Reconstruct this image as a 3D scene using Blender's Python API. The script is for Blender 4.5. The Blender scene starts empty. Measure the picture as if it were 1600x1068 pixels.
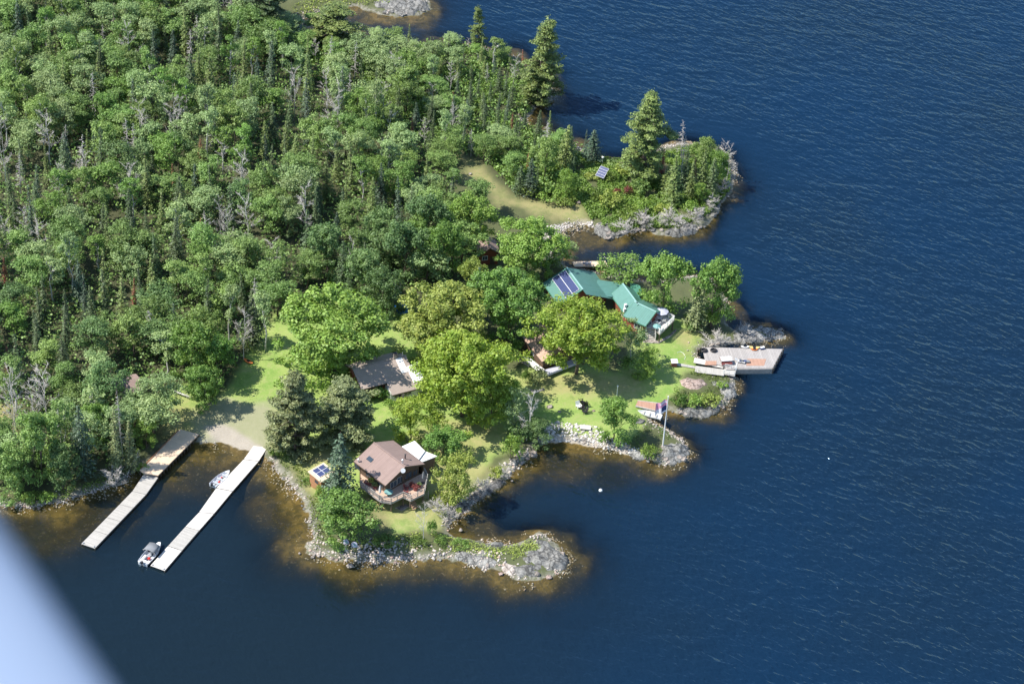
import bpy, math, random
import numpy as np
from mathutils import Vector, Matrix
R = math.radians
S = bpy.context.scene
C = S.collection
# ------------------------------------------------------------------ camera
PITCH, ROLL, HFOV, DIST = R(37.0), R(3.5), R(24.0), 442.0
CAM = np.array([0.0, -math.cos(PITCH), math.sin(PITCH)]) * DIST
fwd = np.array([0.0, math.cos(PITCH), -math.sin(PITCH)])
u0 = np.array([0.0, math.sin(PITCH), math.cos(PITCH)]); r0 = np.array([1.0, 0, 0])
UP = u0*math.cos(ROLL) - r0*math.sin(ROLL)
RT = r0*math.cos(ROLL) + u0*math.sin(ROLL)
FPX = 800/math.tan(HFOV/2)
cd = bpy.data.cameras.new('camera'); cam = bpy.data.objects.new('camera', cd); C.objects.link(cam)
cam.matrix_world = Matrix(((RT[0], UP[0], -fwd[0], CAM[0]), (RT[1], UP[1], -fwd[1], CAM[1]), (RT[2], UP[2], -fwd[2], CAM[2]), (0, 0, 0, 1)))
cd.sensor_width = 36; cd.lens = 18/math.tan(HFOV/2); cd.clip_end = 20000; cd.clip_start = 0.05
cd.dof.use_dof = True; cd.dof.focus_distance = 440; cd.dof.aperture_fstop = 4.0
S.camera = cam
# ------------------------------------------------------------------ light
SUNH = np.array([-.99, -.13]); SUNH /= np.linalg.norm(SUNH); EL = R(53)
sd = np.array([SUNH[0]*math.cos(EL), SUNH[1]*math.cos(EL), math.sin(EL)])
sl = bpy.data.lights.new('sun', 'SUN'); sl.energy = 4.7; sl.angle = R(0.5); sl.color = (1.0, .955, .88)
so = bpy.data.objects.new('sun', sl); C.objects.link(so); so.rotation_euler = Vector(-sd).to_track_quat('-Z', 'Y').to_euler()
w = bpy.data.worlds.new("World"); S.world = w; w.use_nodes = True
nt = w.node_tree; sky = nt.nodes.new('ShaderNodeTexSky'); sky.sky_type = 'NISHITA'; sky.sun_disc = False
sky.sun_elevation = EL; sky.sun_rotation = math.atan2(SUNH[0], SUNH[1]); sky.air_density = 1.0; sky.dust_density = .3; sky.ozone_density = 2.2
nt.nodes['Background'].inputs[1].default_value = .145
nt.links.new(sky.outputs[0], nt.nodes['Background'].inputs[0])
S.view_settings.view_transform = 'Standard'; S.view_settings.look = 'None'; S.view_settings.exposure = 0.58; S.view_settings.gamma = 1
S.render.engine = 'CYCLES'
S.cycles.max_bounces = 6; S.cycles.diffuse_bounces = 2; S.cycles.glossy_bounces = 2; S.cycles.transparent_max_bounces = 6; S.cycles.transmission_bounces = 2
rng = np.random.default_rng(7); random.seed(7)

# ------------------------------------------------------------------ pixel (of the 1600 px photo) -> ground
def ray(px, py):
    px = np.asarray(px, float); py = np.asarray(py, float)
    return fwd*1.0 + ((px-800)/FPX)[..., None]*RT + (-(py-534)/FPX)[..., None]*UP
def P(px, py, z=0.0):
    d = ray(px, py); t = (z-CAM[2])/d[..., 2]
    return CAM + d*t[..., None]
def proj(p):
    d = np.asarray(p)-CAM; k = d@fwd
    return 800+FPX*(d@RT)/k, 534-FPX*(d@UP)/k
def V(a): return Vector([float(x) for x in a])

# ------------------------------------------------------------------ polygons (photo pixels)
COAST = [(-260,820),(-60,800),(0,786),(40,793),(100,785),(150,765),(188,755),(204,738),(222,728),(235,722),(262,698),(285,690),(312,690),(340,690),(375,698),(400,704),(425,722),(440,745),(460,768),(474,790),(484,815),(490,842),(478,850),(484,862),(505,868),(540,875),(600,877),(660,874),(700,872),(730,880),(760,886),(785,894),(805,905),(830,907),(858,903),(878,892),(887,878),(879,862),(862,845),(840,834),(822,838),(812,850),(790,852),(760,846),(730,842),(708,838),(698,830),(703,815),(725,798),(745,778),(765,760),(785,750),(800,738),(812,722),(828,712),(836,699),(860,690),(900,692),(930,699),(960,702),(985,712),(1010,720),(1040,724),(1064,720),(1076,706),(1068,688),(1048,676),(1026,664),(1018,652),(1030,642),(1050,642),(1070,648),(1100,650),(1122,642),(1142,624),(1149,606),(1145,590),(1125,584),(1100,575),(1092,560),(1095,545),(1110,540),(1140,537),(1170,535),(1200,533),(1224,527),(1218,517),(1180,513),(1150,517),(1134,505),(1138,490),(1136,465),(1125,445),(1110,430),(1080,432),(1050,435),(1000,438),(960,432),(930,426),(900,420),(885,414),(870,403),(861,385),(868,368),(885,357),(912,352),(925,360),(945,372),(968,372),(985,365),(1010,362),(1040,368),(1070,370),(1086,364),(1100,352),(1118,335),(1134,314),(1146,292),(1150,265),(1142,240),(1118,226),(1085,224),(1050,226),(1015,240),(980,250),(945,248),(915,238),(880,218),(850,206),(826,200),(818,190),(840,168),(862,160),(866,145),(845,130),(822,105),(795,90),(750,74),(700,68),(650,72),(600,68),(560,62),(520,60),(490,56),(462,50),(445,42),(455,34),(480,26),(520,12),(556,12),(575,18),(600,23),(630,26),(655,24),(671,14),(668,0),(650,-40),(640,-120),(600,-300),(-400,-300),(-500,820)]
LAWN = [(243,640),(290,612),(330,640),(370,590),(405,540),(430,500),(520,470),(590,495),(640,500),(700,560),(760,600),(840,575),(870,560),(960,590),(1000,540),(1010,510),(1060,500),(1085,520),(1098,545),(1098,575),(1070,590),(1058,620),(1020,650),(985,700),(940,690),(860,672),(820,690),(770,720),(735,770),(690,830),(620,835),(590,780),(540,790),(500,790),(470,740),(430,705),(400,695),(330,688),(290,670),(262,672),(245,655)]
DRY = [[(650,690),(740,660),(780,690),(760,740),(720,780),(700,830),(600,825),(580,790),(640,780)], [(470,712),(520,700),(560,700),(500,740),(510,790),(480,780),(462,745)], [(240,640),(290,630),(330,660),(430,650),(440,700),(310,690),(260,672)], [(720,258),(745,265),(770,295),(800,312),(850,320),(900,325),(915,350),(870,352),(830,335),(790,332),(760,310),(740,290),(722,275)], [(0,640),(22,645),(20,700),(-40,720),(-40,640)],[(820,600),(900,590),(1000,600),(1020,620),(940,630),(860,625)],[(1055,520),(1075,510),(1085,540),(1070,560)]]
SAND = [[(838,375),(855,362),(885,350),(925,348),(920,358),(885,368),(872,395),(868,412),(850,410)], [(830,690),(850,680),(930,688),(990,705),(970,715),(900,700),(840,702)], [(325,672),(350,670),(390,688),(410,705),(380,712),(335,690)]]
GREY = [[(310,652),(350,625),(420,640),(440,660),(420,700),(370,700),(310,690)], [(690,790),(780,740),(830,700),(845,715),(780,770),(715,810)]]
FOREST = [(-260,800),(-60,785),(0,770),(60,770),(110,760),(160,745),(205,715),(240,690),(262,662),(240,640),(240,612),(300,622),(345,615),(372,585),(415,560),(438,520),(440,490),(470,470),(540,480),(590,500),(625,490),(655,480),(700,460),(745,440),(750,400),(742,340),(700,310),(720,258),(748,258),(780,292),(800,306),(870,312),(905,318),(905,300),(885,262),(925,250),(905,238),(870,222),(838,208),(812,196),(830,160),(855,140),(820,112),(790,96),(740,80),(690,76),(640,80),(590,76),(540,68),(480,62),(440,50),(420,20),(400,-20),(330,-300),(-400,-300),(-500,800)]
W = lambda poly: P(np.array([p[0] for p in poly]), np.array([p[1] for p in poly]))[:, :2]
def inside(pts, poly):
    x, y = pts[:, 0], pts[:, 1]; r = np.zeros(len(pts), bool); n = len(poly); j = n-1
    for i in range(n):
        xi, yi = poly[i]; xj, yj = poly[j]
        if yi != yj:
            c = ((yi > y) != (yj > y)) & (x < (xj-xi)*(y-yi)/(yj-yi)+xi); r ^= c
        j = i
    return r
def sdist(pts, poly):
    out = np.empty(len(pts))
    for s in range(0, len(pts), 100000):
        q = pts[s:s+100000]; best = np.full(len(q), 1e9); n = len(poly)
        for i in range(n):
            a = poly[i-1]; b = poly[i]; ab = b-a; L = ab@ab
            t = np.clip(((q-a)@ab)/max(L, 1e-9), 0, 1); d = q-(a+t[:, None]*ab)
            best = np.minimum(best, np.einsum('ij,ij->i', d, d))
        out[s:s+100000] = np.where(inside(q, poly), 1, -1)*np.sqrt(best)
    return out
def vnoise(x, y, sc, seed=0):
    x = x/sc+seed*17.3; y = y/sc-seed*9.1; xi = np.floor(x).astype(np.int64); yi = np.floor(y).astype(np.int64); fx = x-xi; fy = y-yi
    fx = fx*fx*(3-2*fx); fy = fy*fy*(3-2*fy)
    def h(a, b):
        n = (a*374761393 + b*668265263 + seed*1442695) & 0x7fffffff; n = ((n ^ (n >> 13))*1274126177) & 0x7fffffff
        return ((n ^ (n >> 16)) & 0xffff)/65535.0
    return (h(xi, yi)*(1-fx)+h(xi+1, yi)*fx)*(1-fy)+(h(xi, yi+1)*(1-fx)+h(xi+1, yi+1)*fx)*fy
def fbm(x, y, sc, seed=0, o=3):
    return sum(vnoise(x, y, sc/2**k, seed+k)/2**k for k in range(o))/sum(1/2**k for k in range(o))
WC = W(COAST)
SHOALS = [(930,390,9,1.5),(1000,400,9,2.2),(880,385,5,.6),(920,372,5,.5),(300,720,10,.5),(370,720,9,.5),(335,732,9,.7),(225,760,8,1.3),(80,815,11,1.1),(160,795,9,1.1),(0,840,10,1.7),(435,790,8,.9),(465,830,6,1.0),(880,715,9,1.0),(950,730,8,1.6),(740,825,6,.8),(1040,660,5,1.6),(540,30,9,1.2),(620,45,9,2.0),(830,195,4,1.2)]
def land_h(pts):
    d = sdist(pts, WC) + (fbm(pts[:, 0], pts[:, 1], 3.0, 3)-.5)*1.6
    n = fbm(pts[:, 0], pts[:, 1], 9, 5)
    up = .75*(1-np.exp(-np.maximum(d, 0)/1.6)) + .9*np.clip(d/25, 0, 1) + np.clip((d-18)/40, 0, 1)*1.2 + (n-.5)*.35*np.clip(d/3, 0, 1)
    # the lee (west) side shelves gently, the open east side drops off fast; the shelf edge wanders
    x, y = pts[:, 0], pts[:, 1]; n2 = fbm(x, y, 7, 41, 4); ex = np.clip((x+.1*y-8)/30, 0, 1); o = np.maximum(-d, 0)
    dn = -(o*(.20+.30*ex)*(1.6-1.2*n2*1.0) + np.maximum(o-(2.6-2.2*ex)-9*(n2-.42), 0)*(.34+.25*ex)) + (fbm(x, y, 2.4, 43, 3)-.5)*1.1*np.clip(o/2, 0, 1)
    for px, py, r_, dm in SHOALS:
        c = P(px, py); q = ((x-c[0])**2+(y-c[1])**2)/r_**2*(.6+.8*n2); dn = np.maximum(dn, -(dm*(.7+.6*n)+np.maximum(q-.35, 0)*3.2)-.0)
    return np.where(d > 0, up, np.clip(np.minimum(dn, -o*.12), -9, -.02)), d
_h = {}
def gz(x, y):
    return float(land_h(np.array([[x, y]]))[0][0])
def G(px, py, dz=0.0):
    """point of the terrain seen at a photo pixel"""
    z = 1.0
    for _ in range(3):
        q = P(px, py, z+dz); z = max(gz(q[0], q[1]), 0.0)
    return np.array([q[0], q[1], z])
def height(base, ty):
    """height above base that reaches photo row ty"""
    lo, hi = 0.1, 60
    for _ in range(30):
        m = (lo+hi)/2
        if proj(base+np.array([0, 0, m]))[1] > ty: lo = m
        else: hi = m
    return lo
def mpp(base): return ((base-CAM)@fwd)/FPX      # metres per photo pixel at a point

# ------------------------------------------------------------------ object helpers
def props(o, label=None, cat=None, group=None, kind=None):
    if label: o['label'] = label
    if cat: o['category'] = cat
    if group: o['group'] = group
    if kind: o['kind'] = kind
    return o
def thing(name, label, cat, loc=(0, 0, 0), rz=0.0, group=None):
    o = bpy.data.objects.new(name, None); C.objects.link(o); o.location = V(loc); o.rotation_euler = (0, 0, rz); o.empty_display_size = .3
    return props(o, label, cat, group)
def mesh_np(name, verts, faces, mats, idx=None, smooth=False):
    me = bpy.data.meshes.new(name); verts = np.asarray(verts, np.float32); faces = np.asarray(faces, np.int32); k = faces.shape[1]
    me.vertices.add(len(verts)); me.vertices.foreach_set('co', verts.ravel())
    me.loops.add(faces.size); me.loops.foreach_set('vertex_index', faces.ravel())
    me.polygons.add(len(faces)); me.polygons.foreach_set('loop_start', np.arange(0, faces.size, k, dtype=np.int32)); me.polygons.foreach_set('loop_total', np.full(len(faces), k, np.int32))
    if idx is not None: me.polygons.foreach_set('material_index', np.asarray(idx, np.int32))
    if smooth: me.polygons.foreach_set('use_smooth', np.ones(len(faces), bool))
    me.update(calc_edges=True)
    for m in (mats if isinstance(mats, (list, tuple)) else [mats]): me.materials.append(m)
    return me
class MB:
    """collects boxes, prisms, tubes; build() links them as one mesh object"""
    def __init__(s): s.v = []; s.f = []; s.m = []
    def add(s, vs, fs, mi=0):
        n = len(s.v); s.v += [tuple(float(c) for c in v) for v in vs]; s.f += [tuple(n+i for i in f) for f in fs]; s.m += [mi]*len(fs); return s
    def box(s, c, d, rz=0.0, mi=0):
        x, y, z = d[0]/2, d[1]/2, d[2]/2; cs, sn = math.cos(rz), math.sin(rz)
        vs = [(c[0]+a*x*cs-b*y*sn, c[1]+a*x*sn+b*y*cs, c[2]+k*z) for k in (-1, 1) for a, b in ((-1, -1), (1, -1), (1, 1), (-1, 1))]
        return s.add(vs, [(3, 2, 1, 0), (4, 5, 6, 7), (0, 1, 5, 4), (1, 2, 6, 5), (2, 3, 7, 6), (3, 0, 4, 7)], mi)
    def prism(s, poly, z0, z1, mi=0):
        n = len(poly); a = sum(poly[i-1][0]*poly[i][1]-poly[i][0]*poly[i-1][1] for i in range(n))
        if a < 0: poly = poly[::-1]
        f0 = (lambda p: z0(p)) if callable(z0) else (lambda p: z0); f1 = (lambda p: z1(p)) if callable(z1) else (lambda p: z1)
        vs = [(p[0], p[1], f0(p)) for p in poly]+[(p[0], p[1], f1(p)) for p in poly]
        return s.add(vs, [tuple(range(n-1, -1, -1)), tuple(range(n, 2*n))]+[(i, (i+1) % n, n+(i+1) % n, n+i) for i in range(n)], mi)
    def slab(s, quad, t, mi=0):
        """thickened facet: quad of 3D points, thickness t downwards along z"""
        n = len(quad); q = [tuple(map(float, p)) for p in quad]
        vs = q+[(p[0], p[1], p[2]-t) for p in q]
        nz = sum(q[i-1][0]*q[i][1]-q[i][0]*q[i-1][1] for i in range(n))
        fs = [tuple(range(n)), tuple(range(2*n-1, n-1, -1))]+[(i, n+i, n+(i+1) % n, (i+1) % n) for i in range(n)]
        if nz < 0: fs = [f[::-1] for f in fs]
        return s.add(vs, fs, mi)
    def bar(s, a, b, w, h=None, mi=0):
        a = Vector(a); b = Vector(b); h = h or w; d = (b-a); d.normalize()
        up = Vector((0, 0, 1)) if abs(d.z) < .95 else Vector((1, 0, 0)); sx = d.cross(up).normalized(); sz = sx.cross(d)
        vs = [p+sx*i*w/2+sz*j*h/2 for p in (a, b) for i, j in ((-1, -1), (1, -1), (1, 1), (-1, 1))]
        return s.add(vs, [(0, 1, 2, 3), (7, 6, 5, 4), (0, 4, 5, 1), (1, 5, 6, 2), (2, 6, 7, 3), (3, 7, 4, 0)], mi)
    def tube(s, pts, rs, n=8, mi=0):
        pts = [Vector(p) for p in pts]; rings = []
        if not isinstance(rs, (list, tuple)): rs = [rs]*len(pts)
        vs = []
        for i, p in enumerate(pts):
            d = (pts[min(i+1, len(pts)-1)]-pts[max(i-1, 0)]).normalized(); up = Vector((0, 0, 1)) if abs(d.z) < .9 else Vector((1, 0, 0))
            a = d.cross(up).normalized(); b = d.cross(a)
            for k in range(n):
                t = 2*math.pi*k/n; vs.append(p+a*math.cos(t)*rs[i]+b*math.sin(t)*rs[i])
        fs = [(i*n+k, (i+1)*n+k, (i+1)*n+(k+1) % n, i*n+(k+1) % n) for i in range(len(pts)-1) for k in range(n)]
        fs += [tuple(range(n)), tuple((len(pts)-1)*n+k for k in range(n-1, -1, -1))]
        return s.add(vs, fs, mi)
    def lathe(s, prof, c=(0, 0, 0), n=14, mi=0):
        vs = [(c[0]+r*math.cos(2*math.pi*k/n), c[1]+r*math.sin(2*math.pi*k/n), c[2]+z) for r, z in prof for k in range(n)]
        fs = [(i*n+k, i*n+(k+1) % n, (i+1)*n+(k+1) % n, (i+1)*n+k) for i in range(len(prof)-1) for k in range(n)]
        fs += [tuple(range(n-1, -1, -1)), tuple((len(prof)-1)*n+k for k in range(n))]
        return s.add(vs, fs, mi)
    def build(s, name, mats, parent=None, bevel=0.0, smooth=False):
        me = bpy.data.meshes.new(name); me.from_pydata(s.v, [], s.f)
        for m in (mats if isinstance(mats, (list, tuple)) else [mats]): me.materials.append(m)
        me.polygons.foreach_set('material_index', s.m)
        if smooth: me.polygons.foreach_set('use_smooth', [True]*len(s.f))
        me.update(); o = bpy.data.objects.new(name, me); C.objects.link(o)
        if parent: o.parent = parent
        if bevel:
            b = o.modifiers.new('bevel', 'BEVEL'); b.width = bevel; b.segments = 1; b.limit_method = 'ANGLE'
        return o
def link_mesh(name, me, parent=None, mat=None):
    o = bpy.data.objects.new(name, me); C.objects.link(o)
    if parent: o.parent = parent
    if mat is not None:
        o.material_slots[0].link = 'OBJECT'; o.material_slots[0].material = mat
    return o
def copy_tree(o, parent=None):
    c = o.copy(); C.objects.link(c); c.parent = parent
    for ch in list(o.children): copy_tree(ch, c)
    return c

# ------------------------------------------------------------------ materials
def newmat(name):
    m = bpy.data.materials.new(name); m.use_nodes = True; t = m.node_tree; return m, t, t.nodes['Principled BSDF']
def N(t, typ, **kw):
    n = t.nodes.new(typ)
    for k, v in kw.items():
        if k in ('op',): n.operation = v
        elif k == 'dt': n.data_type = v
        else: n.inputs[k].default_value = v
    return n
def mixc(t, fac, a, b, blend='MIX'):
    n = t.nodes.new('ShaderNodeMix'); n.data_type = 'RGBA'; n.blend_type = blend
    for sock, val in ((0, fac), (6, a), (7, b)):
        if hasattr(val, 'is_output'): t.links.new(val, n.inputs[sock])
        else: n.inputs[sock].default_value = (val if sock == 0 else (*val, 1) if len(val) == 3 else val)
    return n.outputs[2]
def ramp(t, src, stops):
    n = t.nodes.new('ShaderNodeValToRGB'); e = n.color_ramp.elements
    while len(e) < len(stops): e.new(.5)
    for el, (p, c) in zip(e, stops): el.position = p; el.color = (*c, 1) if len(c) == 3 else c
    t.links.new(src, n.inputs[0]); return n.outputs[0]
def noise(t, scale, detail=4, coord='Object', rough=.6, vec=None, dist=0.0):
    n = t.nodes.new('ShaderNodeTexNoise'); n.inputs['Scale'].default_value = scale; n.inputs['Detail'].default_value = detail; n.inputs['Roughness'].default_value = rough; n.inputs['Distortion'].default_value = dist
    if vec is None:
        c = t.nodes.new('ShaderNodeTexCoord'); vec = c.outputs[coord]
    t.links.new(vec, n.inputs['Vector']); return n.outputs['Fac']
def bump(t, b, src, strength=.3, dist=.05):
    n = N(t, 'ShaderNodeBump', Strength=strength, Distance=dist); t.links.new(src, n.inputs['Height']); t.links.new(n.outputs[0], b.inputs['Normal'])
def simple(name, col, rough=.7, var=.25, scale=3.0, metal=0.0, bmp=.15, dirt=None):
    m, t, b = newmat(name); n = noise(t, scale, 5)
    lo = tuple(c*(1-var) for c in col); hi = tuple(min(1, c*(1+var)) for c in col)
    c = ramp(t, n, [(.3, lo), (.7, hi)])
    if dirt:
        n2 = noise(t, scale*.23, 3); c = mixc(t, ramp(t, n2, [(.5, (0, 0, 0)), (.7, (.75, .75, .75))]), c, dirt)
    t.links.new(c, b.inputs['Base Color']); b.inputs['Roughness'].default_value = rough; b.inputs['Metallic'].default_value = metal
    if bmp: bump(t, b, n, bmp, .03)
    return m
def stripes(name, col, width, axis=0, rough=.75, var=.3, gap=.07, gapcol=None, bmp=.5, metal=0.0, patch=0.0):
    """boards / seams / shingle rows: stripes of given width along one object axis, each its own tone"""
    m, t, b = newmat(name); tc = t.nodes.new('ShaderNodeTexCoord'); sp = t.nodes.new('ShaderNodeSeparateXYZ'); t.links.new(tc.outputs['Object'], sp.inputs[0])
    dv = N(t, 'ShaderNodeMath', op='DIVIDE'); dv.inputs[1].default_value = width; t.links.new(sp.outputs[axis], dv.inputs[0])
    fl = N(t, 'ShaderNodeMath', op='FLOOR'); t.links.new(dv.outputs[0], fl.inputs[0])
    fr = N(t, 'ShaderNodeMath', op='FRACT'); t.links.new(dv.outputs[0], fr.inputs[0])
    wn = t.nodes.new('ShaderNodeTexWhiteNoise'); wn.noise_dimensions = '1D'; t.links.new(fl.outputs[0], wn.inputs['W'])
    n = noise(t, 1.3, 5)
    lo = tuple(c*(1-var) for c in col); hi = tuple(min(1, c*(1+var)) for c in col)
    c1 = ramp(t, wn.outputs[0], [(0, lo), (1, hi)]); c2 = ramp(t, n, [(.25, tuple(c*.8 for c in col)), (.75, tuple(min(1, c*1.15) for c in col))])
    c = mixc(t, .5, c1, c2)
    g = N(t, 'ShaderNodeMath', op='LESS_THAN'); g.inputs[1].default_value = gap; t.links.new(fr.outputs[0], g.inputs[0])
    c = mixc(t, g.outputs[0], c, gapcol or tuple(x*.35 for x in col))
    t.links.new(c, b.inputs['Base Color']); b.inputs['Roughness'].default_value = rough; b.inputs['Metallic'].default_value = metal
    if bmp:
        iv = N(t, 'ShaderNodeMath', op='SUBTRACT'); iv.inputs[0].default_value = 1; t.links.new(g.outputs[0], iv.inputs[1]); bump(t, b, iv.outputs[0], bmp, .02)
    return m
def leafmat(name, dark, light, tint=(0.9, 1.0, .5), trans=.25, scale=.9, rv=.18, rough=.55):
    m, t, b = newmat(name); oi = t.nodes.new('ShaderNodeObjectInfo'); geo = t.nodes.new('ShaderNodeNewGeometry')
    n = noise(t, scale, 2); c = ramp(t, n, [(.32, dark), (.68, light)])
    hs = t.nodes.new('ShaderNodeHueSaturation'); t.links.new(c, hs.inputs['Color'])
    mr = N(t, 'ShaderNodeMapRange'); t.links.new(oi.outputs['Random'], mr.inputs[0]); mr.inputs[3].default_value = 1-rv*1.6; mr.inputs[4].default_value = 1+rv*1.9
    t.links.new(mr.outputs[0], hs.inputs['Value'])
    m2 = N(t, 'ShaderNodeMath', op='MULTIPLY'); m2.inputs[1].default_value = 7.31; t.links.new(oi.outputs['Random'], m2.inputs[0])
    f2 = N(t, 'ShaderNodeMath', op='FRACT'); t.links.new(m2.outputs[0], f2.inputs[0])
    mr2 = N(t, 'ShaderNodeMapRange'); t.links.new(f2.outputs[0], mr2.inputs[0]); mr2.inputs[3].default_value = .5-rv*.13; mr2.inputs[4].default_value = .5+rv*.05
    t.links.new(mr2.outputs[0], hs.inputs['Hue'])
    # every leaf spray its own tone
    mr3 = N(t, 'ShaderNodeMapRange'); t.links.new(geo.outputs['Random Per Island'], mr3.inputs[0]); mr3.inputs[3].default_value = .78; mr3.inputs[4].default_value = 1.25
    hs2 = t.nodes.new('ShaderNodeHueSaturation'); t.links.new(hs.outputs[0], hs2.inputs['Color']); t.links.new(mr3.outputs[0], hs2.inputs['Value'])
    t.links.new(hs2.outputs[0], b.inputs['Base Color']); b.inputs['Roughness'].default_value = rough
    tr = t.nodes.new('ShaderNodeBsdfTranslucent'); t.links.new(mixc(t, 1.0, hs2.outputs[0], tuple(tint), 'MULTIPLY'), tr.inputs[0])
    mx = t.nodes.new('ShaderNodeMixShader'); mx.inputs[0].default_value = trans
    t.links.new(b.outputs[0], mx.inputs[1]); t.links.new(tr.outputs[0], mx.inputs[2]); t.links.new(mx.outputs[0], t.nodes['Material Output'].inputs[0])
    return m
# ------------------------------------------------------------------ ground sheet (land + lake bed) and water
WAVE = .72; BODY_LEE = (.0075, .016, .023); BODY_OPEN = (.0045, .021, .050)
def axis_coords(lo, hi, step, far):
    a = np.arange(lo, hi+step, step); ext = []; v = step*2
    x = 0
    while x < far: x += v; ext.append(x); v *= 1.35
    return np.concatenate([(lo-np.array(ext))[::-1], a, a[-1]+np.array(ext)])
def grid(xs, ys):
    X, Y = np.meshgrid(xs, ys); nx, ny = len(xs), len(ys)
    i = np.arange(ny-1)[:, None]*nx+np.arange(nx-1)[None]; f = np.stack([i, i+1, i+nx+1, i+nx], -1).reshape(-1, 4)
    return np.stack([X.ravel(), Y.ravel()], 1), f
def sstep(d, a, b):
    t = np.clip((d-a)/(b-a), 0, 1); return t*t*(3-2*t)
xs = axis_coords(-125, 75, .55, 3500); ys = axis_coords(-62, 125, .55, 3500)
pts, fcs = grid(xs, ys)
hz, ds = land_h(pts)
def mask(poly, soft=1.0, n=1.5, seed=1):
    d = sdist(pts, W(poly)) + (fbm(pts[:, 0], pts[:, 1], 4, seed, 4)-.5)*2*n
    return sstep(d, -soft, soft)
mL = mask(LAWN); mF = mask(FOREST, 1.2, 2, 2)
mD = np.max([mask(p, 2.5, 3, 4+i) for i, p in enumerate(DRY)], 0); mS = np.max([mask(p, .6, 1, 9+i) for i, p in enumerate(SAND)], 0); mG = np.max([mask(p, 1.5, 2, 12+i) for i, p in enumerate(GREY)], 0)
shore = sstep(-ds, -1.6, -.3)
hz = hz + np.where(ds > 0, (1-mL)*(fbm(pts[:, 0], pts[:, 1], 2.2, 31)-.5)*.5*np.clip(ds/2, 0, 1), 0) + np.where((ds < 3) & (ds > -4), (fbm(pts[:, 0], pts[:, 1], 1.1, 33)-.5)*.35, 0)
me = mesh_np('ground', np.column_stack([pts, hz]), fcs, [], smooth=True)
for nm, cols in (('zone_a', (mL, mD, mS)), ('zone_b', (mG, mF, shore))):
    a = me.color_attributes.new(nm, 'FLOAT_COLOR', 'POINT'); a.data.foreach_set('color', np.column_stack([*cols, np.ones(len(pts))]).astype(np.float32).ravel())
m, t, b = newmat('ground_cover')
def attr(t, nm):
    a = t.nodes.new('ShaderNodeVertexColor'); a.layer_name = nm; s = t.nodes.new('ShaderNodeSeparateColor'); t.links.new(a.outputs[0], s.inputs[0]); return s.outputs
za = attr(t, 'zone_a'); zb = attr(t, 'zone_b')
nA = noise(t, .16, 6); nB = noise(t, 1.1, 6, rough=.7); nC = noise(t, 5, 4, rough=.75)
wild = mixc(t, nB, (.050, .085, .020), (.135, .15, .055))
wild = mixc(t, ramp(t, nC, [(.35, (0, 0, 0)), (.65, (.6, .6, .6))]), wild, (.09, .075, .045))
lawn = mixc(t, ramp(t, nA, [(.38, (0, 0, 0)), (.62, (1, 1, 1))]), (.21, .34, .065), (.34, .42, .115))
lawn = mixc(t, ramp(t, nC, [(.3, (0, 0, 0)), (.8, (.55, .55, .55))]), lawn, (.14, .22, .045))
lawn = mixc(t, ramp(t, nB, [(.52, (0, 0, 0)), (.75, (.6, .6, .6))]), lawn, (.36, .36, .16))
nD = noise(t, .55, 7, rough=.75); lawn = mixc(t, ramp(t, nD, [(.50, (0, 0, 0)), (.60, (.42, .42, .42))]), lawn, (.33, .35, .13)); lawn = mixc(t, ramp(t, nD, [(.36, (.6, .6, .6)), (.43, (0, 0, 0))]), lawn, (.12, .20, .04)); dry = mixc(t, nB, (.42, .33, .16), (.29, .31, .10)); dry = mixc(t, ramp(t, nC, [(.4, (0, 0, 0)), (.7, (.5, .5, .5))]), dry, (.40, .31, .18))
sand = mixc(t, nC, (.25, .21, .15), (.52, .47, .40))
dry = mixc(t, ramp(t, nD, [(.44, (.8, .8, .8)), (.54, (0, 0, 0))]), dry, (.25, .27, .09)); grey = mixc(t, nB, (.24, .26, .12), (.36, .34, .22))
forest = mixc(t, nB, (.035, .050, .016), (.09, .085, .04))
stony = mixc(t, nC, (.13, .12, .10), (.38, .35, .31))
vor = t.nodes.new('ShaderNodeTexVoronoi'); vor.inputs['Scale'].default_value = 2.1; tc = t.nodes.new('ShaderNodeTexCoord'); t.links.new(tc.outputs['Object'], vor.inputs['Vector'])
stony = mixc(t, .75, stony, mixc(t, vor.outputs['Color'], (.06, .055, .045), (.55, .50, .44))); stony = mixc(t, ramp(t, nB, [(.5, (0, 0, 0)), (.62, (.85, .85, .85))]), stony, wild)
c = mixc(t, zb[1], wild, forest); c = mixc(t, za[0], c, lawn)
mul = N(t, 'ShaderNodeMath', op='MULTIPLY'); t.links.new(za[1], mul.inputs[0]); mul.inputs[1].default_value = .8
c = mixc(t, mul.outputs[0], c, dry); c = mixc(t, zb[0], c, grey); 
sh = N(t, 'ShaderNodeMath', op='MULTIPLY'); t.links.new(zb[2], sh.inputs[0]); sh.inputs[1].default_value = .6; c = mixc(t, sh.outputs[0], c, stony)
c = mixc(t, za[2], c, sand)
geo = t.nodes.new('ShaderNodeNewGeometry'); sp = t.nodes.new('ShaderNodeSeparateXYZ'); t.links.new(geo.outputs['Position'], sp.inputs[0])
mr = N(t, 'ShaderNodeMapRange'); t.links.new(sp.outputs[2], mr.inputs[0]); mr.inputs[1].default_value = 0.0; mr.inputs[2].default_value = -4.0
nz = N(t, 'ShaderNodeMath', op='MULTIPLY_ADD'); t.links.new(nB, nz.inputs[0]); nz.inputs[1].default_value = .16; t.links.new(mr.outputs[0], nz.inputs[2])
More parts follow.
